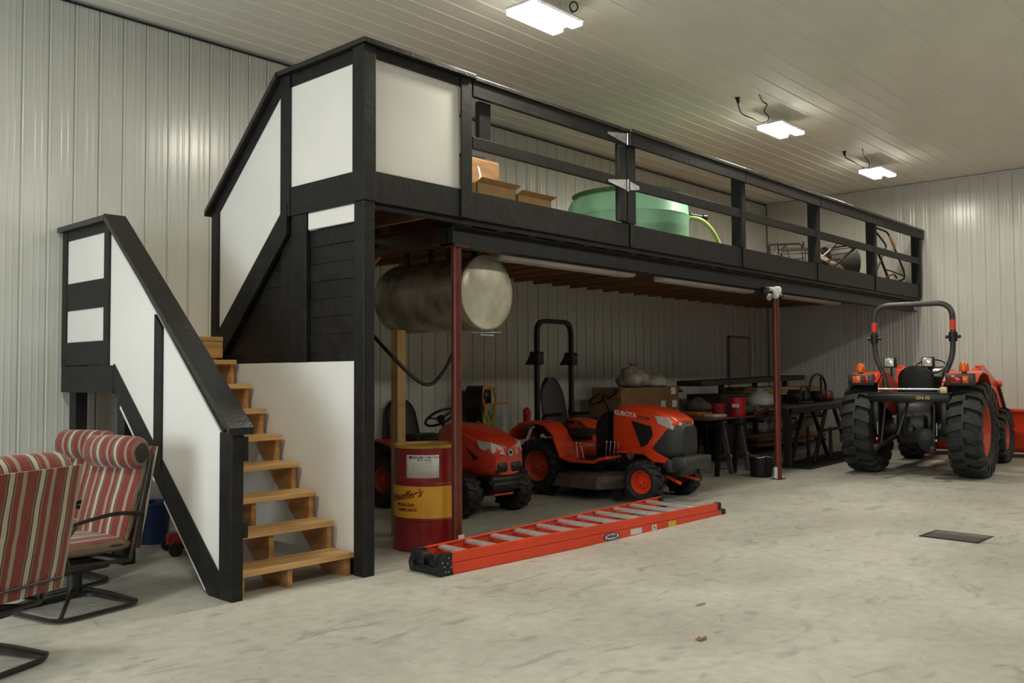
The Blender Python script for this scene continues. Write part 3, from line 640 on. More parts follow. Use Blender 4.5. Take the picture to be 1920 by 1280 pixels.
def seat(parent, x, z, w_=.46, hb=.52, m=BLKR, lean=.12):
    MB().loft([superring(x - .20, w_ * .42, z + .0, z + .09, 3), superring(x - .1, w_ * .5, z - .01, z + .10, 3), superring(x + .12, w_ * .5, z - .01, z + .12, 3), superring(x + .24, w_ * .45, z + .02, z + .11, 3)]).build('seat_cushion', m, parent)
    rs = []
    for t in range(15):
        f = t / 14; zz = z + .02 + hb * f; ww = w_ * .5 * (1 - .12 * f) * (1 if f < .6 else math.sqrt(max(.05, 1 - ((f - .6) / .4) ** 2 * .9))); xx = x - .22 - lean * f
        n = 16; ring = []
        for i in range(n):
            a = 2 * PI * i / n; ring.append((xx + .055 * math.cos(a) * (1 - .2 * f), ww * math.copysign(abs(math.sin(a)) ** .6, math.sin(a)), zz))
        rs.append(ring)
    MB().loft(rs).build('seat_back', m, parent)
def steering(parent, x, z, r=.18, tilt=.5, base=(0, 0)):
    c = Vector((x, 0, z)); n = Vector((-math.sin(tilt), 0, math.cos(tilt))); u = Vector((math.cos(tilt), 0, math.sin(tilt))); v = Vector((0, 1, 0)); mb = MB()
    mb.tube([c + (u * math.cos(t) + v * math.sin(t)) * r for t in [2 * PI * i / 28 for i in range(28)]], .014, 8, closed=True)
    for k in range(3):
        a = k * 2.09 + .5; mb.cyl(c - n * .02, c + (u * math.cos(a) + v * math.sin(a)) * r, .012, .009, 8)
    mb.cyl(c - n * .035, c + n * .01, .045, .04, 14)
    o = mb.build('steering_wheel', BLK, parent); MB().cyl(c - n * .03, c - n * .42, .022, .04, 12).build('steering_column', BLK, parent); return o
def ribbon(path, y0, y1, th):             # path in xz, swept between y0 and y1 with thickness th downwards/inwards
    P = [Vector((a, 0, b)) for a, b in path]; rings = []
    for i, p in enumerate(P):
        d = (P[min(i + 1, len(P) - 1)] - P[max(i - 1, 0)]).normalized(); n = Vector((-d.z, 0, d.x)) * th
        rings.append([(p.x, y0, p.z), (p.x, y1, p.z), (p.x + n.x, y1, p.z + n.z), (p.x + n.x, y0, p.z + n.z)])
    return MB().loft(rings)

# ---------------------------------------------------------------- small tractor with roll bar
T2 = thing('compact_tractor', 'small orange tractor with folding roll bar and mower deck under the loft', 'tractor', (8.66, 7.06, fz(8.66)), math.radians(-87.3)); T2.scale = (.985,) * 3
for s in (-1, 1):
    wheel(T2, 0, s * .44, .335, .29, .175, 16, .022, s, ORANGED); wheel(T2, 1.44, s * .43, .235, .19, .125, 14, .018, s, ORANGE)
# chassis
MB().hullbox(-.25, .75, -.20, .20, .18, .45, .02).hullbox(.6, 1.75, -.17, .17, .28, .48, .02).cyl((0, -.4, .335), (0, .4, .335), .06).cyl((1.44, -.38, .24), (1.44, .38, .24), .045).build('chassis', BLK, T2)
# hood: rear tall, sloping to the nose
hd = MB(); secs = []
for x, hw, zb, zt in ((.90, .215, .52, 1.02), (.95, .232, .50, 1.07), (1.10, .242, .50, 1.085), (1.28, .245, .52, 1.07), (1.44, .243, .55, 1.045), (1.58, .235, .72, 1.005), (1.68, .218, .83, .95), (1.735, .19, .85, .91)):
    secs.append(superring(x, hw, zb, zt, 5, 28))
hd.loft(secs).build('hood', ORANGE, T2)
MB().loft([superring(1.44, .228, .50, .90, 6, 28), superring(1.60, .228, .48, .90, 6, 28), superring(1.73, .215, .48, .88, 5, 28), superring(1.79, .165, .49, .85, 4, 28)]).build('grille', mat('grille_charcoal', (.022, .022, .02), .5, bump=.4, bscale=120), T2)
for s in (-1, 1):
    yq = s * .243
    MB().prism([(1.17, .90), (1.43, .84), (1.45, .74), (1.38, .64), (1.30, .60)], yq - .012, yq + .008, 'y').build('side_vent', BLK, T2, smooth=False)
    MB().prism([(.86, .52), (1.32, .52), (1.45, .44), (1.70, .43), (1.70, .46), (1.52, .53), (1.40, .60), (1.30, .60), (1.1, .56)], s * .225 - .02, s * .225 + .022, 'y').build('side_skirt', ORANGE, T2, smooth=False, bevel=.006)
    MB().loft([[(1.48, s * .251, .965), (1.52, s * .249, .875), (1.56, s * .235, .86), (1.54, s * .235, .96)], [(1.64, s * .238, .935), (1.68, s * .232, .815), (1.70, s * .20, .80), (1.67, s * .20, .925)], [(1.735, s * .16, .90), (1.775, s * .14, .795), (1.77, s * .11, .795), (1.75, s * .12, .89)]]).build('headlight', LAMPGL, T2)
    text('KUBOTA', .075, PAPER, T2, basis((1.085, s * .2478, .975), (-s * -1 if False else (1 if s < 0 else -1), 0, -.12 if s < 0 else .12), (0, 0, 1)), bold=.0015)
    text('BX2380', .05, CHAR, T2, basis((1.33, s * .2485, .935), (1 if s < 0 else -1, 0, -.12 if s < 0 else .12), (0, 0, 1)))
MB().cyl((1.735, 0, .85), (1.79, 0, .845), .04, n=20).build('emblem', STEEL, T2)
MB().hullbox(1.64, 1.72, -.30, .30, .34, .48, .015).hullbox(1.72, 1.90, -.29, .29, .37, .51, .005).build('front_bumper', mat('bumper_grey', (.032, .034, .033), .5), T2)
MB().cyl((1.5, .12, .30), (1.78, .22, .22), .018).cyl((1.5, -.12, .30), (1.78, -.22, .22), .018).ball((1.55, -.10, .32), .045).build('front_linkage', ORANGE, T2)
# dash, floor, fenders
MB().loft([superring(.62, .17, .45, .90, 4), superring(.74, .22, .45, 1.0, 4), superring(.82, .22, .48, 1.0, 4)]).build('dashboard', BLK, T2)
steering(T2, .62, 1.17, .19, .55)
MB().hullbox(.28, .86, -.50, .50, .40, .44, .01).build('floorboard', BLKR, T2)
for s in (-1, 1):
    y0, y1 = (s * .22, s * .56) if s > 0 else (-.56, -.22)
    pth = [(-.42, .62), (-.36, .74), (-.24, .82), (-.05, .85), (.12, .82), (.24, .72), (.30, .58), (.36, .45), (.5, .41), (.85, .41), (.92, .45), (1.02, .47)]
    ribbon(pth, y0, y1 if s > 0 else y1, .03).build('fender', ORANGE, T2, bevel=.004)
    MB().prism([(.30, .44), (.30, .58), (.22, .72), (.1, .80), (-.1, .82), (-.3, .76), (-.36, .6), (-.25, .68), (0, .72), (.15, .66), (.24, .50)], s * .215, s * .235, 'y').build('fender_side', ORANGE, T2, smooth=False)
    for x in (.0, .07): MB().cyl((.45 + x * 1.2, s * .30, .44), (.42 + x, s * .30, .60), .008).ball((.42 + x, s * .30, .61), .02).build('lever', STEEL, T2)
MB().hullbox(-.1, .38, -.22, .22, .42, .62, .03).build('seat_base', ORANGE, T2)
seat(T2, .14, .66, .52, .72)
for s in (-1, 1): MB().tube(round_path([(-.10, s * .27, .76), (-.08, s * .30, .93), (.22, s * .30, .95)], .06), .022, 8).build('armrest', BLKR, T2)
# roll bar
hb = .36; RB = BLK
for s in (-1, 1): MB().tube([(-.12, s * hb, .62), (-.12, s * hb, 1.60)], .037, 4).build('roll_bar_lower', BLK, T2, smooth=False)
MB().tube(round_path([(-.12, -hb, 1.62), (-.12, -hb, 2.11), (-.12, hb, 2.11), (-.12, hb, 1.62)], .17, 8), .037, 4).build('roll_bar_upper', BLK, T2, smooth=False)
for s in (-1, 1):
    MB().hullbox(-.20, -.05, s * hb - .055, s * hb + .055, 1.56, 1.72, .01).cyl((-.16, s * hb - .10, 1.58), (-.16, s * hb + .10, 1.58), .022, n=10).prism([(-.22, 1.56), (-.28, 1.56), (-.18, 1.70)], s * hb - .045, s * hb + .045, 'y').build('roll_bar_hinge', BLK, T2)
    MB().lathe([(.001, 0), (.045, 0), (.045, .1), (.052, .11), (.045, .17), (.001, .2)], 16, M=Matrix.Translation((-.20, s * .47, .84))).build('tail_light', REDL, T2); 
# mower deck
md_ = MB(); 
md_.loft([[(a, b, .13) for a, b in ((.3, -.62), (.95, -.66), (1.12, -.35), (1.12, .4), (.95, .62), (.3, .62), (.2, .3), (.2, -.3))], [(a, b, .27) for a, b in ((.33, -.55), (.92, -.6), (1.08, -.33), (1.08, .36), (.92, .56), (.33, .56), (.24, .28), (.24, -.28))], [(a, b, .30) for a, b in ((.4, -.45), (.85, -.5), (1.0, -.28), (1.0, .3), (.85, .46), (.4, .46), (.32, .22), (.32, -.22))]])
md_.build('mower_deck', MUDMET, T2)
MB().cyl((.2, -.55, .07), (.2, -.50, .07), .065, n=16).build('gauge_wheel', BLK, T2); MB().cyl((1.13, -.5, .07), (1.13, -.45, .07), .065, n=16).build('gauge_wheel', BLK, T2)
lv = MB()
for i in range(4): lv.tube([(.86 + i * .055, -.30, .42), (.86 + i * .055, -.32, .52), (.88 + i * .055, -.33, .64)], .006, 6).ball((.88 + i * .055, -.33, .65), .014)
lv.tube([(.7, -.33, .44), (.9, -.34, .43), (1.0, -.34, .46)], .008, 6); lv.build('valve_levers', STEEL, T2)
MB().cyl((1.17, -.26, .50), (1.17, -.285, .50), .045, n=18).build('hydraulic_cap', STEEL, T2)
MB().cyl((-.25, -.15, .4), (-.42, -.2, .3), .025).cyl((-.25, .15, .4), (-.42, .2, .3), .025).build('lift_arms', BLK, T2)

# ---------------------------------------------------------------- lawn tractor by the drum
T1 = thing('lawn_tractor', 'small red-orange lawn tractor with black seat parked behind the oil drum', 'tractor', (6.85, 7.74, fz(6.8)), math.radians(-92))
LR = mat('lawn_tractor_red', (.58, .04, .014), .3, var=.06, coat=.4)
for s in (-1, 1):
    wheel(T1, 0, s * .40, .30, .25, .14, 18, .015, s, ORANGED); wheel(T1, 1.17, s * .37, .235, .20, .10, 16, .014, s, LR)
MB().hullbox(-.2, 1.4, -.17, .17, .22, .42, .02).cyl((0, -.35, .3), (0, .35, .3), .05).cyl((1.17, -.32, .22), (1.17, .32, .22), .04).hullbox(1.30, 1.46, -.22, .22, .32, .42, .02).build('chassis', BLK, T1)
MB().loft([superring(.62, .22, .45, .89, 4, 28), superring(.72, .27, .42, .94, 4, 28), superring(.95, .285, .38, .935, 4, 28), superring(1.170, .28, .38, .89, 4, 28), superring(1.324, .265, .39, .83, 3.6, 28), superring(1.436, .24, .40, .77, 3.4, 28), superring(1.492, .19, .43, .70, 3, 28)]).build('hood', LR, T1)
for s in (-1, 1):
    MB().loft([[(1.30, s * .272, .775), (1.34, s * .272, .70), (1.33, s * .25, .69), (1.29, s * .25, .78)], [(1.435, s * .215, .765), (1.468, s * .215, .655), (1.44, s * .20, .65), (1.41, s * .19, .76)], [(1.485, s * .10, .72), (1.515, s * .075, .635), (1.49, s * .07, .63), (1.47, s * .08, .715)]]).build('headlight', LAMPGL, T1)
    MB().hullbox(1.436, 1.502, s * .10 - .085, s * .10 + .085, .45, .56, .02).build('grille_opening', BLK, T1)
    MB().prism([(1.156, .70), (1.310, .60), (1.268, .58)], s * .262, s * .288, 'y').build('side_vent', BLK, T1, smooth=False)
    y0, y1 = sorted((s * .20, s * .54))
    ribbon([(-.40, .52), (-.34, .64), (-.2, .70), (0, .72), (.2, .68), (.30, .56), (.36, .44), (.45, .36), (.62, .34)], y0, y1, .03).build('fender', LR, T1, bevel=.004)
    text('KUBOTA', .06, PAPER, T1, basis((.98, s * .2875, .58), (1 if s < 0 else -1, 0, 0), (0, 0, 1)))
MB().cyl((1.471, 0, .655), (1.513, 0, .655), .035, n=20).build('emblem', STEEL, T1)
MB().cyl((1.510, 0, .655), (1.516, 0, .655), .020, n=20).build('emblem_center', BLK, T1)
MB().hullbox(1.380, 1.464, -.20, .20, .27, .36, .015).cyl((1.415, -.22, .36), (1.450, -.22, .36), .02).cyl((1.415, .22, .36), (1.450, .22, .36), .02).build('front_bumper', BLK, T1)
MB().cyl((1.40, -.14, .22), (1.40, .14, .22), .012).build('front_tie_rod', LR, T1)
MB().hullbox(.3, .7, -.42, .42, .32, .36, .01).hullbox(-.15, .3, -.22, .22, .34, .62, .03).build('floorboard', BLKR, T1)
MB().loft([superring(.50, .14, .40, .80, 4), superring(.64, .2, .40, .88, 4)]).build('dashboard', BLK, T1)
steering(T1, .42, .98, .175, .6); seat(T1, .02, .68, .48, .48)

# ---------------------------------------------------------------- utility tractor with loader
bx = 12.52
T3 = thing('loader_tractor', 'large orange tractor with front loader and roll bar parked by the end wall', 'tractor', (bx, 4.09, fz(bx)), math.radians(3.5), ry=-.018)
for s in (-1, 1):
    wheel(T3, 0, s * .66, .61, .40, .33, 20, .045, s, ORANGED, skew=.10, lw=.62); wheel(T3, 1.95, s * .60, .40, .27, .21, 16, .032, s, ORANGED, skew=.14, lw=.58)
MB().hullbox(-.18, .9, -.24, .24, .42, .95, .04).hullbox(.9, 2.3, -.18, .18, .45, .75, .03).cyl((0, -.6, .61), (0, .6, .61), .11).cyl((1.95, -.5, .40), (1.95, .5, .40), .07).hullbox(-.26, -.16, -.16, .16, .5, .8, .03).build('chassis', BLK, T3)
MB().loft([superring(.95, .27, .75, 1.30, 5, 28), superring(1.05, .30, .75, 1.38, 5, 28), superring(1.6, .30, .75, 1.34, 5, 28), superring(2.2, .28, .75, 1.22, 5, 28), superring(2.42, .24, .78, 1.12, 4, 28)]).build('hood', ORANGE, T3)
MB().loft([superring(2.3, .27, .62, 1.1, 5, 24), superring(2.5, .22, .65, 1.05, 4, 24)]).build('grille', BLK, T3)
MB().loft([superring(.80, .24, .8, 1.28, 4), superring(.96, .28, .8, 1.36, 4)]).build('dashboard', BLK, T3)
steering(T3, .66, 1.42, .2, .5)
MB().hullbox(.2, 1.0, -.55, .55, .62, .66, .01).hullbox(-.1, .3, -.25, .25, .7, 1.0, .03).build('floorboard', BLKR, T3)
seat(T3, .22, 1.0, .50, .42, lean=.08)
for s in (-1, 1):
    y0, y1 = sorted((s * .40, s * .80))
    ribbon([(-.38, 1.22), (-.20, 1.31), (0, 1.34), (.25, 1.31), (.45, 1.18), (.56, 1.0), (.62, .80)], y0, y1, .03).build('fender', ORANGE, T3, bevel=.005)
    MB().prism([(-.36, 1.20), (-.2, 1.30), (0, 1.33), (.25, 1.30), (.45, 1.17), (.58, .8), (.3, .75), (-.1, .9), (-.36, 1.05)], s * .395 - .01, s * .395 + .01, 'y').build('fender_inner', ORANGED, T3, smooth=False)
    y0, y1 = sorted((s * .44, s * .78))
    MB().hullbox(-.42, -.34, y0, y1, 1.19, 1.34, .012).build('light_housing', CHAR, T3)
    ya, yb, yc = s * .53, s * .615, s * .70
    MB().hullbox(-.435, -.41, min(ya - .03, yb - .04), max(ya + .03, yb - .045), 1.22, 1.31, .005).build('tail_lens', REDL, T3)
    MB().hullbox(-.435, -.41, min(yb, yc) - .01, max(yb, yc) + .01, 1.22, 1.31, .005).build('turn_lens', AMBER, T3)
    MB().lathe([(.001, 0), (.055, 0), (.06, .03), (.055, .09), (.035, .12), (.001, .125)], 18, M=Matrix.Translation((-.30, s * .64, 1.36))).build('beacon', AMBER, T3)
    MB().cyl((-.30, s * .64, 1.33), (-.30, s * .64, 1.362), .03).build('beacon_base', BLK, T3)
    # work lights
    MB().hullbox(-.34, -.25, s * .235 - .075 + .02, s * .235 + .075 + .02, 1.42, 1.555, .012).cyl((-.26, s * .25, 1.30), (-.28, s * .25, 1.43), .012).build('work_light', BLK, T3)
    MB().hullbox(-.352, -.338, s * .235 - .06 + .02, s * .235 + .06 + .02, 1.435, 1.54, .006).build('work_light_glass', LAMPGL, T3)
    # loader tower and arm
    MB().prism([(.95, .6), (.95, 1.20), (1.0, 1.38), (1.12, 1.41), (1.28, 1.38), (1.22, 1.26), (1.16, 1.20), (1.22, .6)], s * .50 - .045, s * .50 + .045, 'y').build('loader_tower', ORANGE, T3, smooth=False, bevel=.006)
    MB().prism([(1.04, 1.42), (1.20, 1.44), (2.10, 1.19), (2.24, 1.10), (2.62, .62), (2.68, .40), (2.56, .36), (2.48, .56), (2.10, .98), (1.95, 1.05), (1.06, 1.29)], s * .50 - .035 + s * .02, s * .50 + .035 + s * .02, 'y').build('loader_arm', ORANGE, T3, smooth=False, bevel=.006)
    MB().cyl((1.2, s * .50, .85), (1.75, s * .50, 1.07), .04).cyl((1.6, s * .50, 1.0), (1.95, s * .50, 1.1), .022).cyl((2.15, s * .56, 1.12), (2.58, s * .56, .75), .03).build('loader_cylinder', DARKSTEEL, T3)
    MB().cyl((2.62, s * .48, .42), (2.62, s * .60, .42), .04).build('loader_pin', ORANGE, T3); MB().cyl((2.14, s * .44, 1.14), (2.14, s * .62, 1.14), .045).build('loader_pin', ORANGE, T3)
# roll bar: bulging uprights
for s in (-1, 1): MB().tube(round_path([(-.16, s * .36, .95), (-.16, s * .36, 1.28), (-.16, s * .48, 1.56), (-.16, s * .49, 1.80)], .12), .036, 10).build('roll_bar_lower', CHAR, T3)
MB().tube(round_path([(-.16, .49, 1.84), (-.16, .49, 2.25), (-.16, -.49, 2.25), (-.16, -.49, 1.84)], .20, 8), .036, 10).build('roll_bar_upper', CHAR, T3)
for s in (-1, 1):
    MB().cyl((-.16, s * .49, 1.75), (-.16, s * .49, 1.87), .052, n=14).cyl((-.16, s * .40, 1.81), (-.16, s * .58, 1.81), .022).build('roll_bar_joint', DARKSTEEL, T3)
    MB().cyl((-.16, s * .49, 1.90), (-.16, s * .49, 2.03), .0375, n=14).build('red_band', mat('reflector_red', (.65, .05, .02), .4), T3)
# rear frame and linkage
MB().hullbox(-.46, -.40, -.50, .50, .98, 1.08, .01).hullbox(-.42, -.36, -.52, .52, 1.08, 1.10, .005).hullbox(-.44, -.38, .38, .46, .6, 1.05, .01).hullbox(-.44, -.38, -.46, -.38, .6, 1.05, .01).build('rear_frame', BLK, T3)
MB().cyl((-.42, -.42, 1.14), (-.42, .38, 1.14), .012).build('rear_cross_rod', GALV, T3)
text('GH-10', .06, mat('yellow_lettering', (.55, .42, .10), .5), T3, basis((-.4625, -.18, 1.03), (0, -1, 0), (0, 0, 1)), bold=.0012)
MB().hullbox(-.44, -.39, -.46, -.38, 1.09, 1.17, .006).build('warning_tag', mat('cream_tag', (.6, .55, .30), .5), T3)
lk = MB()
for s in (-1, 1): lk.cyl((-.15, s * .25, .50), (-.72, s * .34, .40), .028).cyl((-.40, s * .30, .95), (-.55, s * .32, .44), .016).ball((-.72, s * .34, .40), .045)
lk.cyl((-.3, .05, .95), (-.52, .12, .55), .02).cyl((-.26, 0, .62), (-.38, 0, .62), .03); lk.build('hitch_arms', DARKSTEEL, T3)
mb = MB()
for s in (-1, 1): mb.cyl((-.56, s * .36, .56), (-.56, s * .36, .72), .009).ball((-.60, s * .36, .50), .018)
mb.build('hitch_pins', STEEL, T3)
MB().ball((-.46, -.22, .50), .13, sz=1.1).build('hanging_sack', mat('black_bag', (.01, .011, .01), .7, bump=.6, bscale=15), T3)
# bucket
bk = [(2.62, .42), (2.60, .72), (2.66, .73), (3.02, .60), (3.40, .12), (3.42, .09), (2.78, .07), (2.66, .15)]
MB().prism([(2.60, .74), (2.57, .40), (2.64, .16), (2.76, .075), (3.36, .065), (3.36, .08), (2.78, .095), (2.67, .17), (2.60, .41), (2.63, .73)], -.92, .92, 'y').build('bucket', ORANGE, T3, smooth=False)
for s in (-1, 1): MB().prism([(2.60, .74), (2.58, .40), (2.65, .16), (2.78, .075), (3.36, .065), (3.30, .16), (2.90, .62)], s * .92 - .008, s * .92 + .008, 'y').build('bucket_side', ORANGE, T3, smooth=False)
MB().hullbox(2.54, 2.60, -.92, .92, .70, .75, .006).build('bucket_top_edge', ORANGE, T3)

# ---------------------------------------------------------------- patio chairs
IRON = mat('bronze_iron', (.035, .028, .022), .5, .3, var=.3, scale=12)
def cushion(name, parent, secs, M=None, label=None):
    return MB().loft(secs, M).build(name, STRIPE, parent, label)
def cring(w_, x, z, tx, tz, n=20, p=3.2):         # ring across the local y width; thickness along (tx, tz)
    out = []
    for i in range(n):
        t = 2 * PI * i / n; c, q = math.cos(t), math.sin(t); yy = w_ / 2 * math.copysign(abs(c) ** (2 / p), c); k = math.copysign(abs(q) ** (2 / p), q)
        out.append((x + tx * k, yy, z + tz * k))
    return out
def patio_chair(label, loc, rz, wd=.56, back_view=False):
    t = thing('patio_chair', label, 'chair', loc, rz, 'striped swivel patio chairs by the stairs')
    # floor loop of flat bar
    lp = round_path([(-.28, 0, .02), (-.28, -.27, .02), (.28, -.27, .02), (.28, .27, .02), (-.28, .27, .02), (-.28, 0, .02)], .10, 6)[:-1]
    MB().tube(lp, .011, 8, closed=True, flat=2.2).build('base_ring', IRON, t)
    MB().tube(smooth_path([(-.26, -.26, .03), (-.12, -.12, .10), (0, 0, .13), (.12, .12, .10), (.26, .26, .03)]), .013, 8).tube(smooth_path([(-.26, .26, .03), (-.12, .12, .10), (0, 0, .13), (.12, -.12, .10), (.26, -.26, .03)]), .013, 8).build('base_cross', IRON, t)
    MB().cyl((0, 0, .10), (0, 0, .26), .045, n=14).hullbox(-.16, .16, -.14, .14, .25, .29, .01).tube([(.1, -.1, .27), (-.22, -.12, .30)], .02, 8).build('swivel', BLK, t)
    # seat frame, back frame, arms
    MB().tube(round_path([(.27, -.27, .33), (-.22, -.27, .30), (-.22, .27, .30), (.27, .27, .33)], .06), .013, 8).tube([(.27, -.27, .33), (.27, .27, .33)], .013, 8).build('seat_frame', IRON, t)
    MB().tube(round_path([(-.20, -.27, .30), (-.36, -.27, .98), (-.36, .27, .98), (-.20, .27, .30)], .08), .013, 8).tube([(-.245, -.27, .48), (-.245, .27, .48)], .009, 6).build('back_frame', IRON, t)
    for s in (-1, 1):
        MB().tube(smooth_path([(-.28, s * .28, .58), (-.05, s * .31, .61), (.22, s * .31, .58)]), .019, 8, flat=.45).tube(smooth_path([(.20, s * .31, .57), (.27, s * .30, .46), (.22, s * .28, .33)]), .012, 8).build('armrest', IRON, t)
    # cushions
    sq = []
    for f, k_ in ((0, .25), (.03, .8), (.12, 1), (.5, 1.05), (.88, 1), (.97, .8), (1, .25)):
        sq.append(cring(wd * (.94 + .06 * k_), -.22 + .52 * f, .40 + .02 * f, 0, .055 * k_))
    cushion('seat_cushion', t, sq)
    sq = []; nx, nz = .97, .22
    for f, k_ in ((0, .3), (.03, .8), (.15, 1), (.5, 1.1), (.85, 1), (1, .5)):
        x = -.18 - .155 * f; z = .42 + .52 * f; sq.append(cring(wd * (.95 + .05 * k_), x, z, .05 * k_ * nx, .05 * k_ * nz))
    cushion('back_cushion', t, sq)
    sq = []
    for i in range(10):                                     # head roll
        a = 2 * PI * i / 9
    hr = MB(); n = 18; rings = []
    for f, k_ in ((-.5, .45), (-.48, .8), (-.42, 1), (0, 1.06), (.42, 1), (.48, .8), (.5, .45)):
        rings.append([(-.295 + .085 * k_ * math.cos(2 * PI * i / n) + .01, f * wd * 1.02, .965 + .105 * k_ * math.sin(2 * PI * i / n)) for i in range(n)])
    hr.loft(rings).build('head_pillow', STRIPE, t)
    # fabric sleeve on the back of the frame
    sq = []
    for x, z, k_ in ((-.275, .36, .6), (-.285, .45, 1), (-.315, .58, .9), (-.335, .70, 1.1), (-.355, .80, .9), (-.375, .90, 1.0), (-.40, 1.0, .6)):
        sq.append(cring(wd * 1.04, x, z, .018 * k_, 0, p=5))
    cushion('back_sleeve', t, sq)
    return t
cA = patio_chair('striped patio chair nearest the camera, seen from behind at the left edge', (1.50, 5.06, 0), math.radians(114), .64)
MB().box(-.29, -.287, .07, .13, .24, .345).build('care_tag', PAPER, cA, smooth=False)
MB().tube([(-.30, -.30, .42), (-.31, .30, .42)], .008, 6).build('back_strap', IRON, cA)
patio_chair('striped patio chair facing left, in front of the stair panel', (2.35, 5.88, 0), math.radians(192), .52)
patio_chair('striped patio chair farthest back, half hidden under the landing', (2.49, 6.64, 0), math.radians(198), .52)

# ---------------------------------------------------------------- clutter under the landing
gn = thing('generator', 'dark machine with a black tubular frame standing under the stair landing', 'generator', (3.05, 7.62, 0))
MB().tube(round_path([(-.2, -.25, .02), (-.2, -.25, .66), (-.2, .25, .66), (-.2, .25, .02)], .08), .018, 8).tube(round_path([(.2, -.25, .02), (.2, -.25, .66), (.2, .25, .66), (.2, .25, .02)], .08), .018, 8).tube([(-.2, -.25, .1), (.2, -.25, .1)], .018, 8).tube([(-.2, .25, .1), (.2, .25, .1)], .018, 8).build('frame', DARKSTEEL, gn)
MB().hullbox(-.17, .17, -.2, .2, .06, .35, .03).hullbox(-.14, .14, -.18, .18, .36, .60, .05).cyl((-.19, 0, .3), (-.17, 0, .3), .1, n=18).build('engine', BLK, gn)
MB().cyl((.05, 0, .60), (.05, 0, .63), .035, n=14).build('filler_cap', BLK, gn)
bb = thing('blue_bucket', 'dark blue bucket sitting in the shade under the stairs', 'bucket', (3.75, 7.72, 0))
MB().lathe([(.001, 0), (.12, 0), (.15, .33), (.158, .34), (.158, .36), (.145, .36), (.115, .02), (.001, .02)], 24, cap=False).build('pail', mat('blue_plastic', (.01, .03, .10), .5), bb)
MB().tube([(.155 * math.cos(a), .155 * math.sin(a) , .33 + .0 * a) for a in [PI * i / 12 for i in range(13)]], .004, 6).build('handle', GALV, bb)
fj_ = thing('floor_jack', 'red trolley jack with small wheels under the stairs', 'jack', (3.62, 7.12, 0), math.radians(-15))
MB().hullbox(-.02, .52, -.13, -.10, .05, .15, .008).hullbox(-.02, .52, .10, .13, .05, .15, .008).hullbox(.1, .45, -.09, .09, .08, .14, .02).build('frame', mat('jack_red', (.30, .015, .015), .4), fj_)
for x in (0, .45):
    for s in (-1, 1): MB().cyl((x, s * .15 - .02, .055), (x, s * .15 + .02, .055), .055, n=18).build('caster', BLK, fj_)

# ---------------------------------------------------------------- hose reel on the back wall
hr_ = thing('hose_reel', 'black hose reel with orange frame and green hose on the back wall', 'reel', (8.02, 7.8, -.03))
OF = mat('orange_tube', (.75, .30, .03), .4)
fp = round_path([(-.05, -.05, 1.34), (.13, -.05, 1.33), (.18, -.05, 1.2), (.13, -.05, 1.08), (.13, -.05, .98), (.08, -.05, .88), (-.04, -.05, .88), (-.02, -.05, 1.08), (-.09, -.05, 1.24), (-.05, -.05, 1.34)], .03)
MB().tube(fp, .016, 8).cyl((-.02, -.06, 1.13), (.30, -.12, 1.14), .012).build('frame', OF, hr_)
MB().hullbox(-.04, .11, -.04, .0, 1.12, 1.31, .015).build('control_box', BLK, hr_)
MB().cyl((.0, .0, 1.12), (-.12, .16, 1.12), .24, n=28).build('drum', BLK, hr_)
GH = mat('green_hose', (.22, .48, .08), .45)
for k in range(4): MB().tube(smooth_path([(-.10 + .06 * k, -.02, 1.04), (-.15 + .10 * k, -.04, .86), (-.17 + .13 * k, -.02, .6 - .03 * k), (-.05 + .1 * k, .0, .42)]), .016, 8).build('hose_loop', GH, hr_)
MB().cyl((-.1, .1, .09), (-.1, .1, .9), .02).hullbox(-.3, .1, -.1, .25, .068, .098, .01).build('stand', DARKSTEEL, hr_)

# ---------------------------------------------------------------- workshop clutter at the back right
def z_(x): return fz(x)
# low bench behind: carries the big carton
tb = thing('work_table', 'dark wooden table against the back wall under the big carton', 'table', (10.9, 7.45, z_(10.9)))
B('table_top', OLDW, tb, -1.0, 1.15, -.45, .42, .76, .80)
for x in (-.9, 1.05):
    for y in (-.4, .36): B('leg', OLDW, tb, x - .04, x + .04, y - .04, y + .04, 0, .76)
cb = thing('cardboard_box', 'large brown carton with paper labels on the table behind the roll-bar tractor', 'box', (10.85, 7.45, z_(10.9) + .80))
MB().box(-.75, .72, -.25, .25, 0, .39).build('body', CARD, cb, smooth=False, bevel=.006)
MB().add([(.72, -.25, .39), (.72, .25, .39), (.86, .25, .30), (.86, -.25, .30)], [(0, 1, 2, 3)]).build('flap', CARD, cb); cb.children[-1].modifiers.new('s', 'SOLIDIFY').thickness = .005
for a, c in (((.30, .14), None), ((.60, .14), None), ((.57, .33), None)): MB().box(a[0] - .06, a[0] + .06, -.253, -.2505, a[1] - .05, a[1] + .05).build('paper_label', PAPER, cb, smooth=False)
BAG = mat('plastic_bag', (.42, .36, .30), .45, var=.3, scale=10, bump=.8, bscale=14)
def bag(name, label, loc, r, h, m=BAG, neck=True, cat='bag', sd=0):
    t = thing(name, label, cat, loc); rr = random.Random(sd); rs = []
    for f, k_ in ((0, .55), (.08, .9), (.3, 1), (.55, .9), (.75, .6), (.86, .22 if neck else .4), (.93, .16), (1.0, .34 if neck else .2)):
        rs.append([(r * k_ * (1 + .2 * rr.uniform(-1, 1)) * math.cos(2 * PI * i / 14), r * .8 * k_ * (1 + .2 * rr.uniform(-1, 1)) * math.sin(2 * PI * i / 14), h * f + (.02 * rr.uniform(-1, 1) if 0 < f < 1 else 0)) for i in range(14)])
    o = MB().loft(rs).build('bag_body', m, t, ang=80); return t
bag('plastic_bag', 'knotted clear bag standing on the left of the big carton', (10.72, 7.42, z_(10.9) + 1.19), .28, .34, sd=1)
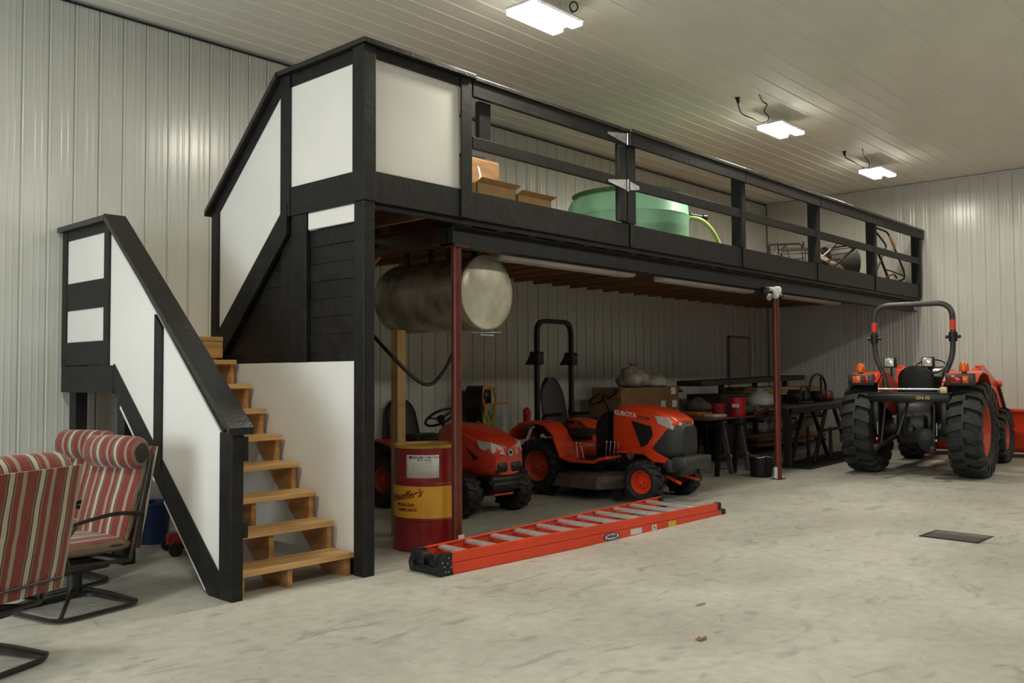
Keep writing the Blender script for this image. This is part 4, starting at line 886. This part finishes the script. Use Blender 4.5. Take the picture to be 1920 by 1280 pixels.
bag('plastic_bag', 'crumpled pale bag lying on the right of the big carton', (11.25, 7.42, z_(10.9) + 1.19), .26, .20, mat('pale_bag', (.45, .44, .38), .5, bump=.8, bscale=14), False, sd=2)
# sawhorse pair under a panel
shx = None
for x, lb in ((10.98, 'black folding sawhorse left of the second post, nearer the tractor'), (11.45, 'black folding sawhorse right beside the black mesh bucket')):
    t = thing('sawhorse', lb, 'sawhorse', (x, 6.45, z_(x)), 0, 'folding sawhorses')
    MB().hullbox(-.05, .05, -.35, .35, .65, .74, .01).build('beam', BLK, t)
    for sx in (-1, 1):
        for sy in (-1, 1):
            MB().loft([[(sx * .03 - .02, sy * .28 - .035, .67), (sx * .03 + .02, sy * .28 - .035, .67), (sx * .03 + .02, sy * .28 + .035, .67), (sx * .03 - .02, sy * .28 + .035, .67)], [(sx * .20 - .02, sy * .32 - .03, 0), (sx * .20 + .02, sy * .32 - .03, 0), (sx * .20 + .02, sy * .32 + .03, 0), (sx * .20 - .02, sy * .32 + .03, 0)]]).build('leg', mat('grey_plastic', (.10, .105, .11), .5) if (sx > 0 and sy < 0) else BLK, t, smooth=False)
    MB().hullbox(-.16, .16, -.33, -.30, .22, .28, .008).build('brace', BLK, t); MB().cyl((.15, -.35, .25), (.15, -.33, .25), .022, n=12).build('orange_button', AMBER, t)
o = MB().prism([(10.55, 6.15), (12.75, 6.13), (13.6, 6.45), (13.6, 6.95), (10.5, 6.95)], .0, .022, 'z').build('table_board', mat('reddish_board', (.16, .045, .035), .4, var=.3), smooth=False, bevel=.003)
o.location = (0, 0, z_(11.2) + .745); tag(o, 'reddish board laid across the two folding sawhorses', 'board')
zt = z_(11.2) + .768
def pail(label, x, y, r, h, m, z=None, cat='bucket', name='red_pail'):
    t = thing(name, label, cat, (x, y, z if z is not None else zt))
    MB().lathe([(.001, 0), (r * .86, 0), (r, h * .92), (r * 1.05, h * .93), (r * 1.05, h), (.001, h)], 20, cap=False).build('body', m, t)
    MB().lathe([(r * 1.07, h * .97), (r * 1.07, h * 1.03), (r * .9, h * 1.04), (.001, h * 1.02)], 20, cap=False).build('lid', m, t); return t
RP = mat('bright_red_plastic', (.45, .012, .02), .35)
p_ = pail('bright red tub on the sawhorse table', 11.78, 6.35, .125, .25, RP); MB().box(-.125, -.12, -.09, .02, .12, .17).build('paper_label', PAPER, p_, smooth=False)
pail('smaller dark red tub left of the bright red one', 11.50, 6.5, .10, .17, mat('deep_red_plastic', (.28, .01, .015), .4))
o = MB().hullbox(-.17, .17, -.1, .1, 0, .045, .02).build('folded_cloth', mat('cream_cloth', (.55, .48, .38), .9, bump=.5, bscale=20), loc=(11.05, 6.30, zt)); tag(o, 'small pale folded cloth at the left end of the sawhorse table', 'cloth')
bag('dark_sack', 'dark green bag slumped right of the red tub', (12.05, 6.4, zt), .17, .22, mat('dark_green_bag', (.03, .045, .035), .6, bump=.6, bscale=20), False, sd=3)
bag('plastic_bag', 'large pale crumpled plastic bag behind the dark green sack', (13.15, 6.70, zt), .34, .36, mat('clear_bag', (.42, .43, .40), .4, bump=.9, bscale=12), False, sd=4)
bag('brown_sack', 'brown sack beside the second post on the sawhorse table', (12.35, 6.32, zt), .19, .14, mat('brown_sack', (.14, .09, .05), .8, bump=.5, bscale=20), False, sd=5)
# shelf-like dark stack behind, with the long dark board on top and lumber
ck = thing('tool_cabinet', 'dark cabinet standing behind the sawhorse table', 'cabinet', (12.95, 7.25, z_(12.9)))
MB().box(-.5, .35, -.25, .35, .0, 1.02).build('body', mat('dark_cabinet', (.035, .022, .018), .5), ck, smooth=False, bevel=.006)
MB().box(-.47, -.08, -.262, -.252, .05, .97).box(-.06, .32, -.262, -.252, .05, .97).build('door', mat('dark_cabinet_door', (.045, .03, .024), .45), ck, smooth=False); MB().cyl((-.10, -.285, .55), (-.10, -.265, .55), .012).cyl((-.04, -.285, .55), (-.04, -.265, .55), .012).build('knob', STEEL, ck)
o = MB().prism([(-1.75, -.22), (-1.6, -.26), (1.7, -.26), (1.85, -.2), (1.85, .24), (-1.7, .24)], 0, .08, 'z').build('long_dark_board', mat('dark_board', (.02, .02, .018), .6, var=.3), smooth=False, bevel=.008); o.location = (13.5, 7.14, 1.315); o.rotation_euler = (0, -.022, 0)
tag(o, 'long black board resting on top of the cabinet and lumber rack', 'board')
lr = thing('lumber_rack', 'dark steel lumber rack against the back wall', 'rack', (14.75, 7.3, z_(14.7)))
for x in (-1.1, .1, 1.3):
    B('upright', DARKSTEEL, lr, x - .03, x + .03, .32, .40, 0, 1.2)
    for z in (.12, .55, .95): B('arm', DARKSTEEL, lr, x - .025, x + .025, -.42, .32, z - .04, z)
lumz = {.12: (5, 3), .55: (4, 2), .95: (5, 3)}
rr = random.Random(3); nb = 0
for z, (nx_, nzz) in lumz.items():
    for j in range(nzz):
        for i in range(nx_):
            L_ = rr.uniform(1.9, 2.9); xo = rr.uniform(-1.35, -1.2); m = LUMB if rr.random() < .7 else OLDW; nb += 1
            y0 = -.40 + i * .14; zz = z + j * .045
            o = MB().box(0, L_ if xo + L_ < 1.5 else 1.5 - xo, 0, .125, 0, .04).build('lumber_board', m, None, smooth=False); o.location = (14.75 + xo, 7.3 + y0 + rr.uniform(0, .01), z_(14.7) + zz); 
            lv_ = {.12: 'lowest', .55: 'middle', .95: 'top'}[z]
            tag(o, 'rough timber board lying on the %s arms of the lumber rack' % lv_, 'board', 'boards on the %s arms of the lumber rack' % lv_)
# orange-topped boxes left of the cabinet
o = MB().hullbox(-.3, .28, -.16, .16, 0, .07, .015).build('orange_case', mat('dull_orange', (.38, .12, .02), .5), loc=(11.35, 6.72, zt)); tag(o, 'flat dull orange tool case at the back of the sawhorse table', 'case')
o = bag('grey_sack', 'dark grey bag lying on the flat orange tool case', (11.3, 6.72, zt + .07), .24, .20, mat('grey_bag', (.07, .065, .07), .7, bump=.6, bscale=15), False, sd=6)
bag('plastic_bag', 'small pale bag leaning behind the flat orange tool case', (11.75, 7.0, z_(11.7) + .0), .25, 1.15, mat('white_bag', (.40, .38, .37), .5, bump=.8, bscale=12), False, sd=7) if False else None
# stack of dark crates under the table
cr0 = None
for i, (x, y, z, lb) in enumerate(((10.6, 6.9, 0, 'dark wooden crate on the floor under the left end of the sawhorse table'), (11.35, 7.0, 0, 'dark wooden crate on the floor behind the sawhorses'), (10.75, 6.92, .34, 'dark wooden crate on top of the other two, behind the small tractor'))):
    t = thing('wooden_crate', lb, 'crate', (x, y, z_(x) + z), 0, 'dark crates behind the sawhorses')
    for k in range(3): B('slat', OLDW, t, -.33, .33, -.22, -.205, .02 + k * .11, .11 + k * .11, bevel=0); B('slat', OLDW, t, -.33, .33, .205, .22, .02 + k * .11, .11 + k * .11, bevel=0); B('slat', OLDW, t, -.345, -.33, -.22, .22, .02 + k * .11, .11 + k * .11, bevel=0)
    B('floor_board', OLDW, t, -.33, .33, -.205, .205, 0, .02)
# mesh bucket
mbk = thing('mesh_bucket', 'black wire bucket on the floor beside the second red post', 'bucket', (11.12, 5.66, z_(11.1)))
MB().lathe([(.001, .005), (.13, .005), (.15, .26), (.146, .26), (.126, .012), (.001, .012)], 24, cap=False).build('body', BLK, mbk)
rm = MB()
for i in range(24):
    a = 2 * PI * i / 24; rm.cyl((.135 * math.cos(a), .135 * math.sin(a), .01), (.153 * math.cos(a), .153 * math.sin(a), .275), .004, n=5)
rm.build('wires', DARKSTEEL, mbk); MB().tube([(.152 * math.cos(a), .152 * math.sin(a), .27 + .008 * math.sin(5 * a)) for a in [2 * PI * i / 40 for i in range(40)]], .006, 6, closed=True).build('rim', GALV, mbk)
# long steel welding table / trestle
wt = thing('steel_trestle', 'long dark steel trestle bench between the second post and the big tractor', 'bench', (13.45, 5.90, z_(13.45)), 0, ry=-.018)
B('top_plate', mat('bench_steel', (.05, .05, .048), .35), wt, -1.50, 1.45, -.24, .20, .86, .895)
B('front_rail', DARKSTEEL, wt, -1.50, .35, -.24, -.20, .78, .86); B('red_rail', mat('dull_red_steel', (.18, .015, .015), .45), wt, .35, 1.45, -.24, -.20, .74, .86)
B('end_leg', BLK, wt, -1.46, -1.38, -.24, -.14, .03, .86)
for y in (-.19, .17):
    for x0, x1 in ((-.05, -.55), (.15, .75)): MB().cyl((x0, y, .86), (x1, y, .02), .032, n=8).build('leg', BLK, wt)
    MB().cyl((.05, y, .5), (.05, y, .0 + .02), .028, n=8).build('center_leg', BLK, wt)
B('cross_brace', BLK, wt, -.35, .5, -.26, -.22, .46, .50)
fp2 = thing('pressure_pump', 'small dark engine pump with curved carry handle on the trestle bench', 'pump', (12.85, 5.90, z_(12.85) + .897))
MB().hullbox(-.22, .20, -.14, .14, 0, .03, .008).hullbox(-.20, .02, -.12, .12, .03, .20, .03).cyl((.02, 0, .10), (.18, 0, .10), .075, n=16).cyl((-.1, -.13, .12), (-.1, -.15, .12), .07, n=16).build('body', BLK, fp2)
MB().tube(round_path([(-.22, -.1, .02), (-.18, -.1, .24), (.02, -.1, .27), (.1, -.1, .14)], .06), .010, 8).build('handle', DARKSTEEL, fp2)
fp3 = thing('hoop_machine', 'dark machine with a tall black hoop handle on the trestle bench', 'machine', (13.5, 5.90, z_(13.5) + .897))
MB().hullbox(-.2, .25, -.15, .15, 0, .16, .02).build('body', BLK, fp3); MB().hullbox(-.05, .06, -.17, -.15, .04, .15, .006).build('red_panel', RP, fp3)
hpth = [(-.30, 0, .0)] + [(-.0 - .30 * math.cos(a), 0, .18 + .24 * math.sin(a)) for a in [PI * i / 12 for i in range(13)]] + [(.30, 0, .0)]
MB().tube(hpth, .018, 8).cyl((.12, 0, 0), (.12, 0, .38), .02).build('hoop_handle', BLK, fp3)
o = MB().box(-.9, 1.75, -.3, .35, 0, .01).build('rubber_mat', mat('black_mat', (.012, .012, .012), .8), smooth=False); o.location = (13.1, 5.75, z_(13.1) + .002); o.rotation_euler = (0, -.018, 0); tag(o, 'black rubber mat on the floor under the trestle bench', 'mat')

# ---------------------------------------------------------------- things on the loft
zd = ZD
b1 = thing('cardboard_box', 'tall brown carton with torn tape at the gate end of the loft', 'box', (6.10, 6.05, zd))
MB().box(-.30, .16, -.2, .2, 0, .60).build('body', CARD, b1, smooth=False, bevel=.03); MB().prism([(-.16, .52), (-.13, .50), (-.10, .40), (-.12, .30), (-.16, .32), (-.13, .42)], -.204, -.2015, 'y').build('torn_tape', PAPER, b1, smooth=False); MB().box(-.3, .0, -.15, .1, .601, .625).build('black_strap', BLK, b1, smooth=False)
b2 = thing('cardboard_box', 'open light brown carton in front of the tall carton on the loft', 'box', (5.78, 5.62, zd))
def openbox(t, w_, d_, h_):
    for bxx in ((-w_, w_, -d_, -d_ + .006), (-w_, w_, d_ - .006, d_), (-w_, -w_ + .006, -d_, d_), (w_ - .006, w_, -d_, d_)): MB().box(*bxx, 0, h_).build('side', CARDL, t, smooth=False)
    MB().box(-w_, w_, -d_, d_, 0, .006).build('bottom', CARD, t, smooth=False)
    for s in (-1, 1): MB().add([(-w_, s * d_, h_), (w_, s * d_, h_), (w_ * 1.05, s * (d_ + .07), h_ + .03), (-w_ * 1.05, s * (d_ + .07), h_ + .03)], [(0, 1, 2, 3)]).build('flap', CARDL, t); t.children[-1].modifiers.new('s', 'SOLIDIFY').thickness = .005
openbox(b2, .25, .17, .24)
b3 = thing('cardboard_box', 'open light brown carton nearest the green tank on the loft', 'box', (6.32, 5.64, zd)); openbox(b3, .24, .17, .215)
gt = thing('green_tank', 'translucent green plastic sprayer tank standing on the loft', 'tank', (9.44, 6.60, zd))
GT = mat('green_poly', (.34, .68, .46), .45, var=.12, scale=3, col2=(.22, .52, .31)); GT.node_tree.nodes['Principled BSDF'].inputs['Subsurface Weight'].default_value = .15
r_ = .77
MB().lathe([(.70, 0), (r_ - .02, .04), (r_, .10), (r_, .52), (r_ + .012, .54), (r_, .56), (r_ - .01, .68), (r_ - .05, .755), (r_ - .14, .80), (.3, .82), (.001, .82)], 56, cap=False).build('body', GT, gt)
MB().lathe([(r_ - .1, .785), (r_ - .06, .83), (r_ - .14, .845)], 56, cap=False).build('rim', mat('dark_green_rim', (.10, .20, .09), .6), gt)
MB().lathe([(.001, .80), (.30, .80), (.29, .88), (.24, .92), (.001, .93)], 32, M=Matrix.Translation((-.14, -.16, 0))).build('lid', GT, gt)
MB().cyl((-.40, -.28, .87), (-.56, -.40, .88), .045).cyl((-.56, -.40, .88), (-.62, -.44, .88), .06).cyl((-.62, .0, .70), (-.69, .02, .72), .04).build('fitting', BLK, gt)
gh = thing('green_hose', 'yellow-green hose arching down beside the green tank', 'hose', (10.05, 6.12, zd)); o_ = gh.location.copy()
MB().tube(smooth_path([(-.02, .02, .60), (.18, -.12, .56), (.34, -.2, .42), (.46, -.24, .22), (.52, -.26, .02)]), .028, 10).build('hose', mat('hose_green', (.36, .50, .14), .4), gh); MB().cyl((.05, -.03, .62), (.22, -.12, .60), .03).cyl((.22, -.12, .60), (.27, -.15, .60), .042).build('valve', BLK, gh)
ff = thing('folded_frame', '', 'frame', (0, 0, 0)); bpy.data.objects.remove(ff)
def frame(label, loc, rz, tilt, w_=.5, L=.9, m=DARKSTEEL, bars=3, group='tubular chair frames on the loft'):
    t = thing('chair_frame', label, 'frame', loc, rz, group); M = Matrix.Rotation(tilt, 4, 'Y')
    MB().tube(round_path([(0, -w_ / 2, .02), (L, -w_ / 2, .02), (L, w_ / 2, .02), (0, w_ / 2, .02)], .08), .017, 7, M).build('outer_tube', m, t)
    b_ = MB()
    for i in range(bars): b_.tube([(L * (i + .5) / bars, -w_ / 2, .02), (L * (i + .5) / bars, w_ / 2, .02)], .008, 6, M)
    b_.tube(round_path([(.1, -w_ / 2, .02), (.3, -w_ / 2, .26), (.6, -w_ / 2, .28), (.8, -w_ / 2, .03)], .06), .010, 6, M).tube(round_path([(.1, w_ / 2, .02), (.3, w_ / 2, .26), (.6, w_ / 2, .28), (.8, w_ / 2, .03)], .06), .010, 6, M)
    b_.build('inner_tubes', m, t); return t
BRZ = mat('bronze_tube', (.05, .04, .035), .4)
frame('dark tubular chair frame lying flat, leftmost on the loft', (12.35, 5.75, zd + .01), .35, -.5, m=BRZ)
frame('dark tubular chair frame propped steeply beside the middle railing post', (12.65, 5.95, zd + .01), .5, -.62, m=BRZ, L=1.0)
frame('dark tubular chair frame leaning towards the grey drum', (13.0, 5.75, zd + .01), -.25, -.55, m=BRZ, L=1.0, bars=5)
frame('dark tubular chair frame standing askew next to the grey drum', (13.4, 6.0, zd + .01), .7, -.7, m=BRZ)
BEI = mat('beige_web', (.48, .38, .32), .7)
fw_ = thing('webbed_lounge', 'curved beige slats of a folded lounge chair on the loft', 'chair', (13.55, 5.72, zd))
for i in range(6): MB().tube(smooth_path([(-.1 + .09 * i, -.15, .01), (-.16 + .09 * i, -.1, .22), (-.26 + .09 * i, .05, .34), (-.36 + .09 * i, .15, .42)]), .018, 6, flat=.4).build('slat', BEI, fw_)
gd = thing('grey_drum', 'dark grey rounded tub lying among the chair frames on the loft', 'tub', (14.45, 5.80, zd))
MB().lathe([(.001, -.02), (.26, 0), (.31, .05), (.32, .2), (.31, .42), (.27, .5), (.001, .52)], 32, 'y', M=Matrix.Translation((0, -.1, .33)) @ Matrix.Rotation(.9, 4, 'Z')).build('tub_body', mat('grey_tub', (.06, .056, .052), .8, spec=.15), gd)
MB().hullbox(.22, .40, -.25, -.05, 0, .18, .01).build('red_box', mat('maroon_box', (.22, .04, .04), .6), gd)
mw = thing('mower_handle', 'black folded push-mower handle with orange cable near the end wall', 'mower', (15.6, 5.52, zd + .02))
MB().tube(round_path([(-.42, .15, .05), (-.1, .0, .70), (-.50, .1, 1.0), (-.05, .0, .94), (.12, -.05, .68), (.42, -.1, .30), (.38, -.12, .16), (-.25, .0, .02)], .07), .016, 8).build('handle_tube', BLK, mw)
MB().tube(round_path([(.0, .05, .06), (-.1, .02, .3), (.40, -.1, .22)], .05), .012, 8).tube([(-.42, .1, .75), (.0, .0, .10)], .022, 8).build('brace', BLK, mw)
MB().hullbox(-.4, .0, -.12, .12, .0, .12, .03).build('engine_base', BLK, mw)
for cp in ([(-.02, -.02, .88), (.08, -.06, .72), (.1, -.04, .64)], [(-.4, -.1, .14), (-.15, -.12, .2), (.05, -.1, .16)]): MB().tube(smooth_path(cp), .018, 7).build('orange_cable', mat('dull_orange_cable', (.35, .16, .04), .5), mw)
